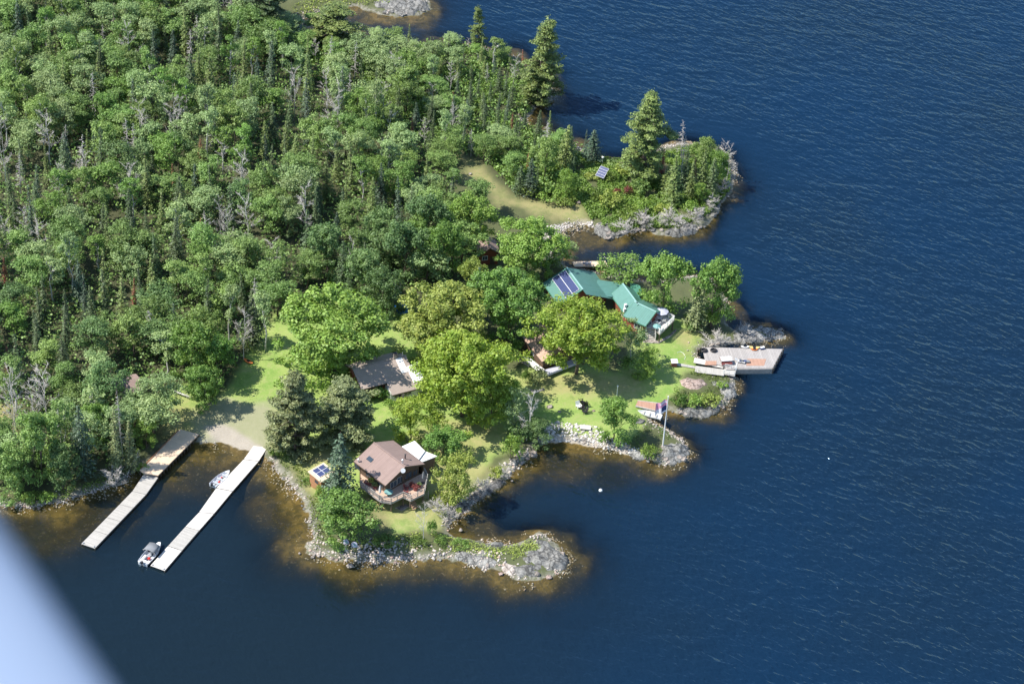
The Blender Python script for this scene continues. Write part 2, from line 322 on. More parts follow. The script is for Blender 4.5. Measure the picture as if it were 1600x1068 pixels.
nz2 = N(t, 'ShaderNodeMath', op='MULTIPLY_ADD'); t.links.new(nA, nz2.inputs[0]); nz2.inputs[1].default_value = .55; nz3 = N(t, 'ShaderNodeMath', op='SUBTRACT'); t.links.new(nz.outputs[0], nz3.inputs[0]); nz3.inputs[1].default_value = .27; t.links.new(nz3.outputs[0], nz2.inputs[2]); nz = nz2
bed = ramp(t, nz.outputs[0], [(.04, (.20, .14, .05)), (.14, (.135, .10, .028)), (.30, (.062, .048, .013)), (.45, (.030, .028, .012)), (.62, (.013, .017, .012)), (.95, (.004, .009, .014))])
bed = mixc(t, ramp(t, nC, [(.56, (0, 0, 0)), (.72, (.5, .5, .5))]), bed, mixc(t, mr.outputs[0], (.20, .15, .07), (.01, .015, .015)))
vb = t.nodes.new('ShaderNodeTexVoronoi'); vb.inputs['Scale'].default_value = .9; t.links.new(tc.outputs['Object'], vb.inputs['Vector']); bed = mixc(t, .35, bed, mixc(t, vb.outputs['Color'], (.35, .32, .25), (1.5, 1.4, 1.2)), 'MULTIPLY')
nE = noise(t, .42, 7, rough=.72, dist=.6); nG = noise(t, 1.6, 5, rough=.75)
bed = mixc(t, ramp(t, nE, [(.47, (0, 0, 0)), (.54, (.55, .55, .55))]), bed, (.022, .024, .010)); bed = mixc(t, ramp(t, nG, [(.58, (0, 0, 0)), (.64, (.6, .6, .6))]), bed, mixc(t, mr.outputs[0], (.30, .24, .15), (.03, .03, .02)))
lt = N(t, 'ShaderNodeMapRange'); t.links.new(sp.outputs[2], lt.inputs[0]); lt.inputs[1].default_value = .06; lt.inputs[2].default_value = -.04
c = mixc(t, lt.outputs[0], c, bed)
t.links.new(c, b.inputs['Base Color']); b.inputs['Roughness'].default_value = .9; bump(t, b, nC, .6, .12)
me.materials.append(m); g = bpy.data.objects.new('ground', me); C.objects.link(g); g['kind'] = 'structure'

wx = axis_coords(-125, 120, 1.5, 3500); wy = axis_coords(-75, 190, 1.5, 3500); wp, wf = grid(wx, wy); wh, wd = land_h(wp)
off = np.maximum(-wd, 0); depth = np.maximum(-wh, 0)
turb = 1-np.exp(-np.maximum(depth-.45, 0)/1.8)
# open water is east / north-east; the lee of the land (west and south-west) stays calmer
lee = sstep(wp[:, 0]+.25*wp[:, 1]+off*.5, -45, 45); calm = np.clip(off/16, 0, 1)*(.30+.70*lee)
wm = mesh_np('water', np.column_stack([wp, np.zeros(len(wp))]), wf, [], smooth=True)
a = wm.color_attributes.new('lake', 'FLOAT_COLOR', 'POINT'); a.data.foreach_set('color', np.column_stack([turb, calm, lee, np.ones(len(wp))]).astype(np.float32).ravel())
m, t, b = newmat('lake_water'); t.nodes.remove(b); lk = attr(t, 'lake')
tc = t.nodes.new('ShaderNodeTexCoord')
def wave(ang, sx, sy, sc, dist=.6, detail=2):
    """crests run along 'ang'; sx metres along crest per sy across"""
    mp = t.nodes.new('ShaderNodeMapping'); mp.vector_type = 'TEXTURE'; mp.inputs['Rotation'].default_value = (0, 0, R(ang)); mp.inputs['Scale'].default_value = (sx, sy, 1); t.links.new(tc.outputs['Object'], mp.inputs[0])
    return noise(t, sc, detail, vec=mp.outputs[0], rough=.5, dist=dist)
w1 = wave(-30, 3.6, 1.6, 1.0, .7, 2); w2 = wave(-46, 1.5, .75, 1.0, .6, 1); w3 = wave(-12, 9, 3.8, 1.0, .7, 2); w4 = wave(10, .55, .28, 1.0, .5, 1)
big = noise(t, .018, 3, vec=tc.outputs['Object'])
def ma(a_, k, c_):
    n = N(t, 'ShaderNodeMath', op='MULTIPLY_ADD'); t.links.new(a_, n.inputs[0]); n.inputs[1].default_value = k
    if c_ is None: n.inputs[2].default_value = 0
    else: t.links.new(c_, n.inputs[2])
    return n.outputs[0]
hgt = ma(w1, .62, ma(w2, .34, ma(w3, .75, ma(w4, .03, None))))
st = N(t, 'ShaderNodeMath', op='MULTIPLY'); t.links.new(lk[1], st.inputs[0]); t.links.new(ramp(t, big, [(.3, (.6, .6, .6)), (.7, (1, 1, 1))]), st.inputs[1])
bp = N(t, 'ShaderNodeBump', Distance=WAVE); t.links.new(hgt, bp.inputs['Height']); 
st2 = ma(st.outputs[0], .93, None); ad = N(t, 'ShaderNodeMath', op='ADD'); t.links.new(st2, ad.inputs[0]); ad.inputs[1].default_value = .06; t.links.new(ad.outputs[0], bp.inputs['Strength'])
body = t.nodes.new('ShaderNodeBsdfDiffuse'); t.links.new(mixc(t, ramp(t, big, [(.35, (0, 0, 0)), (.65, (.45, .45, .45))]), mixc(t, lk[2], BODY_LEE, BODY_OPEN), BODY_LEE), body.inputs[0]); t.links.new(bp.outputs[0], body.inputs['Normal'])
clear = t.nodes.new('ShaderNodeBsdfTransparent'); clear.inputs[0].default_value = (.86, .84, .72, 1)
mxa = t.nodes.new('ShaderNodeMixShader'); t.links.new(lk[0], mxa.inputs[0]); t.links.new(clear.outputs[0], mxa.inputs[1]); t.links.new(body.outputs[0], mxa.inputs[2])
gl = t.nodes.new('ShaderNodeBsdfGlossy'); gl.inputs['Roughness'].default_value = .13; gl.inputs['Color'].default_value = (.50, .76, 1, 1); t.links.new(bp.outputs[0], gl.inputs['Normal'])
fr = N(t, 'ShaderNodeFresnel', IOR=1.33); t.links.new(bp.outputs[0], fr.inputs['Normal'])
mxb = t.nodes.new('ShaderNodeMixShader'); fc = N(t, 'ShaderNodeMath', op='MINIMUM'); fc.inputs[1].default_value = .17; t.links.new(fr.outputs[0], fc.inputs[0]); t.links.new(fc.outputs[0], mxb.inputs[0]); t.links.new(mxa.outputs[0], mxb.inputs[1]); t.links.new(gl.outputs[0], mxb.inputs[2])
t.links.new(mxb.outputs[0], t.nodes['Material Output'].inputs[0])
wm.materials.append(m); wo = bpy.data.objects.new('water', wm); C.objects.link(wo); wo['kind'] = 'structure'

# ------------------------------------------------------------------ tree shapes
def rdir(n, r):
    v = r.normal(size=(n, 3)); return v/np.linalg.norm(v, axis=1)[:, None]
def cards(pos, nrm, size, r, aspect=(.55, 1.0)):
    """one kite-shaped leaf spray per point, gently folded"""
    n = len(pos); nrm = nrm/np.maximum(np.linalg.norm(nrm, axis=1), 1e-6)[:, None]
    a = np.cross(nrm, r.normal(size=(n, 3))); a /= np.maximum(np.linalg.norm(a, axis=1), 1e-6)[:, None]; b = np.cross(nrm, a)
    s = (size*r.uniform(.65, 1.35, n))[:, None]; q = r.uniform(*aspect, n)[:, None]
    v = np.stack([pos-a*s*.5, pos+b*s*.5*q+nrm*s*.12, pos+a*s*.55, pos-b*s*.5*q+nrm*s*.12], 1).reshape(-1, 3)
    return v, np.arange(4*n).reshape(-1, 4)
def limb_mesh(name, segs, mat, n=6):
    m = MB()
    for pts_, rs in segs: m.tube(pts_, rs, n if rs[0] > .05 else 4)
    me = bpy.data.meshes.new(name); me.from_pydata(m.v, [], m.f); me.materials.append(mat); me.polygons.foreach_set('use_smooth', [True]*len(m.f)); me.update(); return me
def bend(p, q, r, k=.08, n=4):
    p = np.array(p, float); q = np.array(q, float); L = np.linalg.norm(q-p)
    pts_ = [p+(q-p)*i/n+(r.normal(size=3)*L*k*math.sin(math.pi*i/n)) for i in range(n+1)]; return pts_
def broadleaf(seed, H, Rc, base=.3, ncl=60, ncard=45, cs=.28, rc=.24, droop=0.0, oblate=1.0, lobes=.25, bark='bark', trunk_r=None, solid=.45, split=4):
    r = np.random.default_rng(seed); zc = H*(base+1)/2; hz_ = H*(1-base)/2*oblate
    # the crown is a handful of domes of different size and height, each dome a set of leaf clumps with gaps between
    kd = split; dome = []
    for i in range(kd):
        f = math.sqrt((i+.3)/kd); th = 2.4*i+r.uniform(-.5, .5); q = f*Rc*r.uniform(.60, .82) if kd > 1 else 0
        sr = Rc*(r.uniform(.36, .56) if kd > 1 else 1); dome.append((math.cos(th)*q, math.sin(th)*q, H-sr*.9-(q/Rc)**1.5*hz_*r.uniform(.35, 1.0)-(r.uniform(0, .12)*H if i else 0), sr))
    dome = np.array(dome); wts = dome[:, 3]**2/np.sum(dome[:, 3]**2); di = r.choice(kd, ncl, p=wts); d = rdir(ncl, r); low = r.uniform(size=ncl) < .34
    d[:, 2] = np.where(low, -np.abs(d[:, 2])*.8, np.abs(d[:, 2])); lob = 1+lobes*r.uniform(-1, .6, ncl)
    cen = dome[di, :3]+d*(dome[di, 3]*lob)[:, None]*np.array([1, 1, .9*oblate])*(1-rc*.4)
    cen[:, 2] = np.where(low, np.maximum(cen[:, 2]-r.uniform(0, .55, ncl)*H*(1-base), H*base), np.maximum(cen[:, 2], H*base)); inner = low
    cr = Rc*rc*r.uniform(.65, 1.3, ncl)
    ci = np.repeat(np.arange(ncl), ncard); n = len(ci); dd = rdir(n, r); dd[:, 2] = dd[:, 2]*.9+.25
    rad = r.uniform(.3, 1.35, n)**.75
    pos = cen[ci]+dd*(cr[ci]*rad)[:, None]*np.array([1, 1, .75]); nr = dd+r.normal(size=(n, 3))*.55+np.array([0, 0, .5])
    if droop: pos[:, 2] -= droop*np.linalg.norm(pos[:, :2], axis=1)**1.5/Rc
    v, f = cards(pos, nr, cs, r); crown = mesh_np('crown', v, f, M['leaf_forest'])
    tr = trunk_r or H*.016; top = H*.82; sp = bend((0, 0, -.4), (r.normal()*.2, r.normal()*.2, top), r, .02, 5); segs = [(sp, [tr*(1-.8*i/5) for i in range(6)])]
    for i in r.permutation(ncl)[:min(ncl, 16)]:
        z0 = max(H*base*.7, min(cen[i][2]-Rc*.35-abs(r.normal())*.8, top*.85)); f0 = z0/top
        p0 = sp[0]*(1-f0)+sp[-1]*f0; segs.append((bend(p0, cen[i], r, .06, 3), [tr*.42*(1-.4*f0), tr*.3, tr*.18, .02]))
    return crown, limb_mesh('trunk', segs, M[bark])
def conifer(seed, H, Rb, base=.08, lev=26, per=9, cs=.34, droop=.25, gap=.0, bark='bark', pw=.85):
    r = np.random.default_rng(seed); P_ = []; Nn = []; segs = [([(0, 0, -.4), (0, 0, H*.5), (0, 0, H)], [H*.014, H*.009, .012])]
    for i in range(lev):
        f = min(max((i+r.uniform(-.2, .2))/lev, 0), .995); z = H*(base+(1-base)*f**.92); Rr = Rb*(1-f)**pw*r.uniform(.8, 1.12)+.06
        if r.uniform() < gap: continue
        nb = max(4, int(per*(1-f*.5)))
        for k in range(nb):
            th = 2*math.pi*(k+r.uniform(-.3, .3)+i*.37)/nb; L = Rr*r.uniform(.7, 1.15); m = max(3, int(L/(cs*.27)))
            s = np.linspace(.12, 1, m); x = np.stack([np.cos(th)*s*L, np.sin(th)*s*L, z-droop*L*s**1.3+.10*L*s**4], 1)
            side = np.stack([-np.sin(th)*np.ones(m), np.cos(th)*np.ones(m), np.zeros(m)], 1)*((r.uniform(-1, 1, m))*L*.16*(1-s*.5)*2)[:, None]
            P_.append(x+side+r.normal(size=(m, 3))*.04); Nn.append(np.tile([math.cos(th)*.5, math.sin(th)*.5, 1.0], (m, 1))+r.normal(size=(m, 3))*.38)
            if i % 4 == 0 and k % 3 == 0: segs.append(([(0, 0, z), tuple(x[-1]*.8+np.array([0, 0, z*.2]))], [.03, .012]))
    v, f = cards(np.concatenate(P_), np.concatenate(Nn), cs, r, (.35, .7)); return mesh_np('crown', v, f, M['needle_dark']), limb_mesh('trunk', segs, M[bark])
def pine(seed, H, Rc, base=.12, lev=13, cs=.32, bushy=1.0, lean=0.0):
    """old white pine: uneven tiers of flat plates with gaps"""
    r = np.random.default_rng(seed); P_ = []; Nn = []; tp = (lean*H*.2, 0, H); sp = bend((0, 0, -.5), tp, r, .012, 6); segs = [(sp, [H*.019*(1-.9*i/6) for i in range(7)])]
    for i in range(lev):
        f = (i+r.uniform(-.25, .25))/lev; f = min(max(f, 0), .98); z = H*(base+(1-base)*f); prof = (max(.06, math.sin(math.pi*min(.99, f*.8+.28)))**.7)*(1 if f < .8 else .75); Rr = Rc*prof*r.uniform(.75, 1.15)
        for k in range(r.integers(4, 7)):
            th = r.uniform(0, 6.283); L = Rr*r.uniform(.45, 1.1); base_p = np.array([tp[0]*z/H, 0, z]); tip = base_p+np.array([math.cos(th)*L, math.sin(th)*L, L*.12*r.uniform(-.6, 1.4)])
            segs.append((bend(base_p, tip, r, .05, 2), [.07, .045, .015]))
            for q in range(max(2, int(L/.75))):
                c = base_p+(tip-base_p)*r.uniform(.35, 1.05)+r.normal(size=3)*np.array([.35, .35, .08]); n = int(34*bushy); dd = rdir(n, r)
                P_.append(c+dd*np.array([.75, .75, .24])*r.uniform(.5, 1, (n, 1))*r.uniform(.7, 1.25)); Nn.append(dd*np.array([.6, .6, .5])+np.array([0, 0, .8])+r.normal(size=(n, 3))*.45)
    P_.append(np.array([tp[0], 0, H])+r.normal(size=(40, 3))*np.array([.35, .35, .45])); Nn.append(rdir(40, r))
    v, f = cards(np.concatenate(P_), np.concatenate(Nn), cs, r, (.35, .75)); return mesh_np('crown', v, f, M['needle_pine']), limb_mesh('trunk', segs, M['bark'])
def deadtree(seed, H, Rc, conif=False, fine=1.0, bark='bark_dead', base=.25):
    r = np.random.default_rng(seed); segs = []; tip = (r.normal()*H*.04, r.normal()*H*.04, H); sp = bend((0, 0, -.4), tip, r, .015, 5); segs.append((sp, [H*.011*(1-.88*i/5) for i in range(6)])); tw = []
    nb = int((34 if conif else 15)*fine)
    for i in range(nb):
        f = base+(1-base)*(i+r.uniform())/nb; p = sp[0]*(1-f)+sp[-1]*f; th = r.uniform(0, 6.283); L = (Rc*(1-f)**.7*r.uniform(.5, 1.1)+.2) if conif else Rc*r.uniform(.6, 1.25)*(1.15-f*.7)
        up = (-.15 if conif else r.uniform(.5, 1.1)); q = p+np.array([math.cos(th)*L, math.sin(th)*L, L*up]); bp_ = bend(p, q, r, .07, 3); r1 = H*.0032 if not conif else .035; segs.append((bp_, [r1, r1*.75, r1*.5, .012]))
        for k in range(int((7 if conif else 13)*fine)):
            s0 = r.uniform(.3, 1); a = np.array(bp_[0])*(1-s0)+np.array(bp_[-1])*s0; dd = rdir(1, r)[0]; dd[2] = abs(dd[2])*.8 if not conif else -abs(dd[2])*.4; d2 = (q-p)/np.linalg.norm(q-p)*.6+dd; l2 = L*r.uniform(.2, .45)
            e = a+d2*l2; tw.append((a, e))
            if not conif: tw.append((a+(e-a)*.6, a+(e-a)*.6+(d2+rdir(1, r)[0]*.8)*l2*.5))
    m = MB()
    for pts_, rs in segs: m.tube(pts_, rs, 5)
    me = bpy.data.meshes.new('trunk'); me.from_pydata(m.v, [], m.f); me.materials.append(M[bark]); me.update()
    a = np.array([x[0] for x in tw]); b = np.array([x[1] for x in tw]); d = b-a; sd_ = np.cross(d, r.normal(size=d.shape)); sd_ /= np.maximum(np.linalg.norm(sd_, axis=1), 1e-6)[:, None]; s2 = np.cross(d, sd_); s2 /= np.maximum(np.linalg.norm(s2, axis=1), 1e-6)[:, None]
    w_ = .022; v = np.stack([a-sd_*w_, a+sd_*w_*.5+s2*w_, a+sd_*w_*.5-s2*w_, b], 1).reshape(-1, 3); i = np.arange(len(a))*4; f = np.concatenate([np.stack([i, i+1, i+3], 1), np.stack([i+1, i+2, i+3], 1), np.stack([i+2, i, i+3], 1)])
    return mesh_np('crown', v, f, M[bark]), me  # this crown is the bare twigs, separate pieces without leaves
def shrub(seed, Rc, H, ncl=14, ncard=45, cs=.2):
    r = np.random.default_rng(seed); th = r.uniform(0, 6.283, ncl); rr = Rc*np.sqrt(r.uniform(0, 1, ncl))*.8; cen = np.stack([np.cos(th)*rr, np.sin(th)*rr, H*(1-(rr/Rc)**2*.6)*r.uniform(.35, .8, ncl)], 1)
    ci = np.repeat(np.arange(ncl), ncard); n = len(ci); dd = rdir(n, r); dd[:, 2] = np.abs(dd[:, 2])*.9; pos = cen[ci]+dd*r.uniform(.4, 1, (n, 1))*np.array([Rc*.42, Rc*.42, H*.38]); pos[:, 2] = np.maximum(pos[:, 2], .03)
    v, f = cards(pos, dd+r.normal(size=(n, 3))*.5+np.array([0, 0, .5]), cs, r); segs = [(bend((0, 0, -.2), c, r, .1, 2), [.03, .02, .01]) for c in cen[:7]]
    return mesh_np('foliage', v, f, M['leaf_shrub']), limb_mesh('stem', segs, M['bark'])
def rock_mesh(seed, rough=.22, flat=.7, sub=3):
    import bmesh
    bm = bmesh.new(); bmesh.ops.create_icosphere(bm, subdivisions=sub, radius=1); r = np.random.default_rng(seed); pl = rdir(9, r)
    for v in bm.verts:
        c = np.array(v.co); k = 1.0
        for q in pl:
            s = c@q
            if s > .55: k = min(k, .55/s+.12)
        p = c*k; n = vnoise(np.array([p[0]*3+seed]), np.array([p[1]*3+p[2]*2.1]), 1, seed)[0]; p = p*(1+(n-.5)*rough*1.6); p[2] *= flat; v.co = p
    me = bpy.data.meshes.new('boulder'); bm.to_mesh(me); bm.free(); me.materials.append(M['rock_pale']); return me

# ------------------------------------------------------------------ natural materials
M = {}
M['bark'] = simple('bark', (.11, .085, .065), .9, .4, 6); M['bark_birch'] = simple('birch_bark', (.62, .60, .55), .8, .25, 5, dirt=(.25, .22, .2)); M['bark_dead'] = simple('dead_wood', (.50, .47, .43), .9, .25, 4); M['bark_rust'] = simple('rusty_needles', (.30, .11, .055), .9, .3, 4)
M['leaf_forest'] = leafmat('forest_leaves', (.130, .230, .055), (.27, .40, .110), trans=.3, rv=.13)
M['leaf_pale'] = leafmat('pale_leaves', (.19, .29, .105), (.34, .45, .175), trans=.25, rv=.1)
M['leaf_dark'] = leafmat('dark_leaves', (.080, .16, .048), (.175, .28, .085), trans=.22, rv=.1)
M['leaf_bright'] = leafmat('bright_leaves', (.21, .34, .034), (.40, .50, .080), tint=(1, 1, .4), trans=.35, rv=.05)
M['leaf_lime'] = leafmat('lime_leaves', (.16, .29, .042), (.31, .44, .095), tint=(1, 1, .4), trans=.3, rv=.07)
M['leaf_olive'] = leafmat('olive_leaves', (.23, .32, .055), (.43, .49, .11), trans=.28, rv=.06)
M['leaf_yard'] = leafmat('garden_leaves', (.115, .225, .040), (.24, .39, .080), trans=.28, rv=.08)
M['leaf_shrub'] = leafmat('shrub_leaves', (.10, .19, .028), (.21, .32, .06), trans=.25, rv=.22)
M['leaf_red'] = leafmat('red_leaves', (.20, .055, .045), (.36, .12, .08), trans=.15, rv=.1)
M['needle_dark'] = leafmat('spruce_needles', (.050, .090, .035), (.115, .17, .060), trans=.1, rv=.14)
M['needle_blue'] = leafmat('bluish_needles', (.045, .085, .050), (.10, .15, .085), trans=.08, rv=.12)
M['needle_pine'] = leafmat('pine_needles', (.095, .155, .042), (.23, .30, .08), trans=.12, rv=.08)
M['needle_olive'] = leafmat('olive_needles', (.15, .19, .075), (.32, .36, .15), trans=.15, rv=.08)
M['needle_rust'] = leafmat('rust_needles', (.20, .075, .035), (.36, .14, .07), trans=.08, rv=.15)
def rockmat(name, a, b_, lichen=(.42, .42, .38)):
    m, t, b = newmat(name); oi = t.nodes.new('ShaderNodeObjectInfo'); n = noise(t, .8, 7, rough=.75); n2 = noise(t, 3.2, 5, rough=.7); c = ramp(t, n, [(.36, tuple(q*.55 for q in a)), (.46, a), (.64, b_)]); c = mixc(t, ramp(t, n2, [(.5, (0, 0, 0)), (.68, (.6, .6, .6))]), c, lichen)
    tcx = t.nodes.new('ShaderNodeTexCoord'); vv = t.nodes.new('ShaderNodeVectorMath'); vv.operation = 'MULTIPLY_ADD'; nw = t.nodes.new('ShaderNodeTexNoise'); nw.inputs['Scale'].default_value = .9; t.links.new(tcx.outputs['Object'], nw.inputs['Vector']); t.links.new(nw.outputs['Color'], vv.inputs[0]); vv.inputs[1].default_value = (1.6, 1.6, 1.6); t.links.new(tcx.outputs['Object'], vv.inputs[2])
    vo = t.nodes.new('ShaderNodeTexVoronoi'); vo.feature = 'DISTANCE_TO_EDGE'; vo.inputs['Scale'].default_value = .55; t.links.new(vv.outputs[0], vo.inputs['Vector']); c = mixc(t, ramp(t, vo.outputs['Distance'], [(.02, (.8, .8, .8)), (.07, (0, 0, 0))]), c, tuple(q*.3 for q in a))
    hs = t.nodes.new('ShaderNodeHueSaturation'); t.links.new(c, hs.inputs['Color']); mr = N(t, 'ShaderNodeMapRange'); t.links.new(oi.outputs['Random'], mr.inputs[0]); mr.inputs[3].default_value = .75; mr.inputs[4].default_value = 1.2; t.links.new(mr.outputs[0], hs.inputs['Value'])
    t.links.new(hs.outputs[0], b.inputs['Base Color']); b.inputs['Roughness'].default_value = .9; bump(t, b, n, .7, .15); return m
M['rock_pale'] = rockmat('pale_rock', (.30, .25, .21), (.50, .44, .38), (.60, .56, .50)); M['rock_grey'] = rockmat('grey_rock', (.17, .165, .15), (.31, .30, .275), (.42, .42, .37)); M['rock_pink'] = rockmat('pink_rock', (.30, .22, .18), (.44, .33, .28), (.50, .44, .40)); M['rock_dark'] = rockmat('dark_rock', (.13, .12, .11), (.26, .25, .23), (.34, .34, .31))
# ------------------------------------------------------------------ tree placing
BL = [broadleaf(100+i, 10, 2.9+.25*(i % 3), .22+.05*(i % 3), 70, 62, .25, .22, split=3+i % 3, lobes=.38) for i in range(10)]
AS = [broadleaf(200+i, 10, 2.0+.2*(i % 2), .38, 46, 48, .23, .25, bark='bark_birch', lobes=.45, split=3) for i in range(6)]
SP = [conifer(300+i, 10, 1.5+.25*(i % 3), lev=24, per=8, cs=.30) for i in range(5)]
SPT = [conifer(320+i, 10, .85+.12*i, lev=26, per=7, cs=.26, gap=.08) for i in range(4)]
DT = [deadtree(400+i, 10, 2.2, False) for i in range(5)]; DC = [deadtree(420+i, 10, 1.5, True, 1.5) for i in range(3)]
BIG = [broadleaf(500+i, 12, 6.0, .10 if i < 4 else .34, 210, 120, .29, .13, lobes=.28, split=9+i, trunk_r=.28, bark='bark') for i in range(5)]
MID = [broadleaf(520+i, 7, 3.2, .06, 95, 85, .22, .18, lobes=.3, split=5+i % 2, trunk_r=.12) for i in range(4)]
OPEN = [broadleaf(540+i, 7, 2.9, .15, 66, 36, .25, .19, lobes=.35, split=5, trunk_r=.10, bark='bark_birch') for i in range(2)]
WPINE = [pine(600+i, 18, 3.8, .05, 24, .28, 2.6) for i in range(2)]; SPINE = [pine(610, 15, 3.4, .22, 15, .28, 2.0, .3), pine(611, 12, 3.6, .05, 16, .28, 2.5)]
YARDP = [pine(330+i, 12, 3.7, .03, 20, .30, 2.8) for i in range(2)]
SHR = [shrub(700+i, 1.5, 1.3+.2*(i % 3)) for i in range(6)]
DSH = [deadtree(430+i, 2.6, 1.6, False, 1.6, base=.03) for i in range(3)]
LIBS = dict(BL=(BL, 10), AS=(AS, 10), SP=(SP, 10), SPT=(SPT, 10), DT=(DT, 10), DC=(DC, 10), BIG=(BIG, 12), MID=(MID, 7), OPEN=(OPEN, 7), WPINE=(WPINE, 18), SPINE=(SPINE, 15), YARDP=(YARDP, 12), SHR=(SHR, 1.5), DSH=(DSH, 2.6))
RAD = dict(BL=2.9, AS=2.1, SP=1.75, SPT=1.0, DT=2.3, DC=1.5, BIG=6.0, MID=3.2, OPEN=2.9, WPINE=3.8, SPINE=3.5, YARDP=3.4, SHR=1.5, DSH=1.6)
def plant(lib, v, base, H, name, label, cat, group=None, mat=None, rad=None, rz=None, bark=None, tilt=0.0):
    L, h0 = LIBS[lib]; crown, trunk = L[v % len(L)]; s = H/h0; sr = (rad/RAD[lib]) if rad else s*random.uniform(.9, 1.12)
    o = thing(name, label, cat, (base[0], base[1], base[2]-.05), rz if rz is not None else random.uniform(0, 6.28), group); o.scale = (sr, sr, s)
    if tilt: o.rotation_euler = (random.uniform(-tilt, tilt), random.uniform(-tilt, tilt), o.rotation_euler[2])
    link_mesh('foliage' if lib == 'SHR' else 'crown', crown, o, M[mat] if mat else None)  # for DT, DC and DSH the crown is only bare twigs
    link_mesh('stem' if lib in ('SHR', 'DSH') else 'trunk', trunk, o, M[bark] if bark else None)
    return o
def tree_px(lib, v, bx, by, ty, wpx, name, label, cat='tree', mat=None, group=None, **k):
    b = G(bx, by); k_ = mpp(b); H = height(b, ty)
    rad = wpx/2*k_ if wpx else None
    if rad: rad *= 1.12 if lib in ('BIG', 'MID', 'OPEN', 'YARDP') else 1.35 if lib in ('WPINE', 'SPINE') else 1.0
    if lib in ('BIG', 'MID', 'OPEN', 'BL') and rad: H = max(H-rad*.35*.6, 1.5)     # a round crown's far side shows above its apex
    return plant(lib, v, b, H, name, label, cat, group, mat, rad, **k)
PL = []       # px footprints kept free of random forest
def hero(lib, v, bx, by, ty, wpx, name, label, mat=None, cat='tree', **k):
    o = tree_px(lib, v, bx, by, ty, wpx, name, label, cat, mat, **k); PL.append((o.location.x, o.location.y, o.scale[0]*RAD[lib]*.75)); return o
hero('BIG', 0, 518, 582, 448, 150, 'maple_tree', 'big lime green maple alone on the lawn left of the grey cottage', 'leaf_lime')
hero('BIG', 1, 700, 552, 440, 125, 'maple_tree', 'big yellowish maple right of the blue tarp and the small white outhouse', 'leaf_olive')
hero('BIG', 2, 722, 650, 516, 135, 'maple_tree', 'biggest bright yellow-green maple, just right of the grey cottage', 'leaf_bright')
hero('MID', 1, 768, 660, 588, 60, 'maple_tree', 'small bright maple on the right flank of the biggest maple', 'leaf_bright')
hero('BIG', 3, 793, 530, 415, 105, 'maple_tree', 'tall mid green maple between the red cabin and the pink-roofed cabin', 'leaf_yard')
hero('BIG', 4, 900, 584, 464, 128, 'maple_tree', 'spreading bright maple in front of the green roofs', 'leaf_bright', rz=2.0)
hero('BIG', 1, 820, 432, 334, 100, 'maple_tree', 'rounded green maple beside the stony beach', 'leaf_lime', rz=4.0)
hero('MID', 0, 733, 385, 302, 66, 'maple_tree', 'lime green maple behind the red cabin', 'leaf_lime')
hero('MID', 3, 640, 690, 618, 62, 'maple_tree', 'small yellow-green maple between the grey cottage and the white annex roof', 'leaf_bright')
hero('MID', 1, 545, 848, 768, 92, 'leafy_tree', 'round green tree on the shore below the brown house', 'leaf_yard')
hero('MID', 2, 716, 786, 702, 62, 'leafy_tree', 'olive green tree on the bank right of the brown house deck', 'leaf_olive')
hero('MID', 0, 690, 716, 668, 62, 'leafy_tree', 'grey-green tree behind the white annex roof', 'leaf_yard')
hero('MID', 3, 957, 688, 618, 56, 'leafy_tree', 'rounded tree at the shore left of the flagpole', 'leaf_yard')
hero('MID', 2, 1013, 588, 540, 36, 'leafy_tree', 'small round tree on the lawn below the white stairs', 'leaf_lime')
hero('OPEN', 0, 985, 568, 497, 48, 'leafy_tree', 'grey-green tree left of the white stairs', 'leaf_pale')
hero('MID', 0, 1037, 492, 392, 74, 'leafy_tree', 'full green tree between the green roofs and the lake', 'leaf_yard')
hero('MID', 1, 1110, 512, 402, 70, 'leafy_tree', 'full green tree at the water right of the leaning conifer', 'leaf_yard')
hero('SP', 1, 1086, 514, 428, 42, 'spruce_tree', 'brownish spruce leaning into the tree at the water behind the white deck', 'needle_olive')
hero('OPEN', 1, 970, 445, 394, 74, 'leafy_tree', 'airy green tree between the green roofs and the cove', 'leaf_yard')
hero('OPEN', 0, 877, 416, 372, 46, 'birch_tree', 'thin pale birch at the end of the stony beach', 'leaf_pale')
hero('OPEN', 1, 805, 672, 602, 50, 'birch_tree', 'half bare white birch right of the biggest maple', 'leaf_pale')
hero('DT', 0, 822, 688, 612, 46, 'dead_tree', 'bare white birch skeleton above the dark bush by the sandy bay', None, bark='bark_birch')
hero('MID', 3, 838, 692, 652, 46, 'leafy_tree', 'dark low tree on the bank at the left end of the sandy bay', 'leaf_dark')
hero('DT', 2, 661, 846, 786, 26, 'dead_tree', 'leaning bare white trunk on the shore left of the rocky point', None, bark='bark_birch')
hero('YARDP', 0, 461, 706, 580, 74, 'pine_tree', 'broad dark pine above the long right hand dock', 'needle_olive')
hero('YARDP', 1, 537, 690, 592, 80, 'pine_tree', 'broad olive pine in front of the grey cottage', 'needle_olive')
hero('SP', 0, 553, 640, 598, 26, 'spruce_tree', 'small spruce against the left end of the grey cottage', 'needle_dark')
hero('SP', 2, 531, 778, 674, 56, 'spruce_tree', 'pointed bluish spruce between the shed and the brown house', 'needle_blue')
hero('MID', 0, 738, 478, 404, 44, 'leafy_tree', 'brownish green tree between two maples, left of the red cabin', 'leaf_olive')
hero('SP', 3, 745, 500, 415, 40, 'spruce_tree', 'grey-green spruce among the maples in the middle', 'needle_blue')
hero('WPINE', 0, 1005, 283, 146, 66, 'white_pine', 'tallest white pine standing on the headland', 'needle_pine', rz=.5)
hero('SPINE', 0, 838, 165, 32, 54, 'white_pine', 'ragged white pine leaning over the north shore', 'needle_pine', rz=.2)
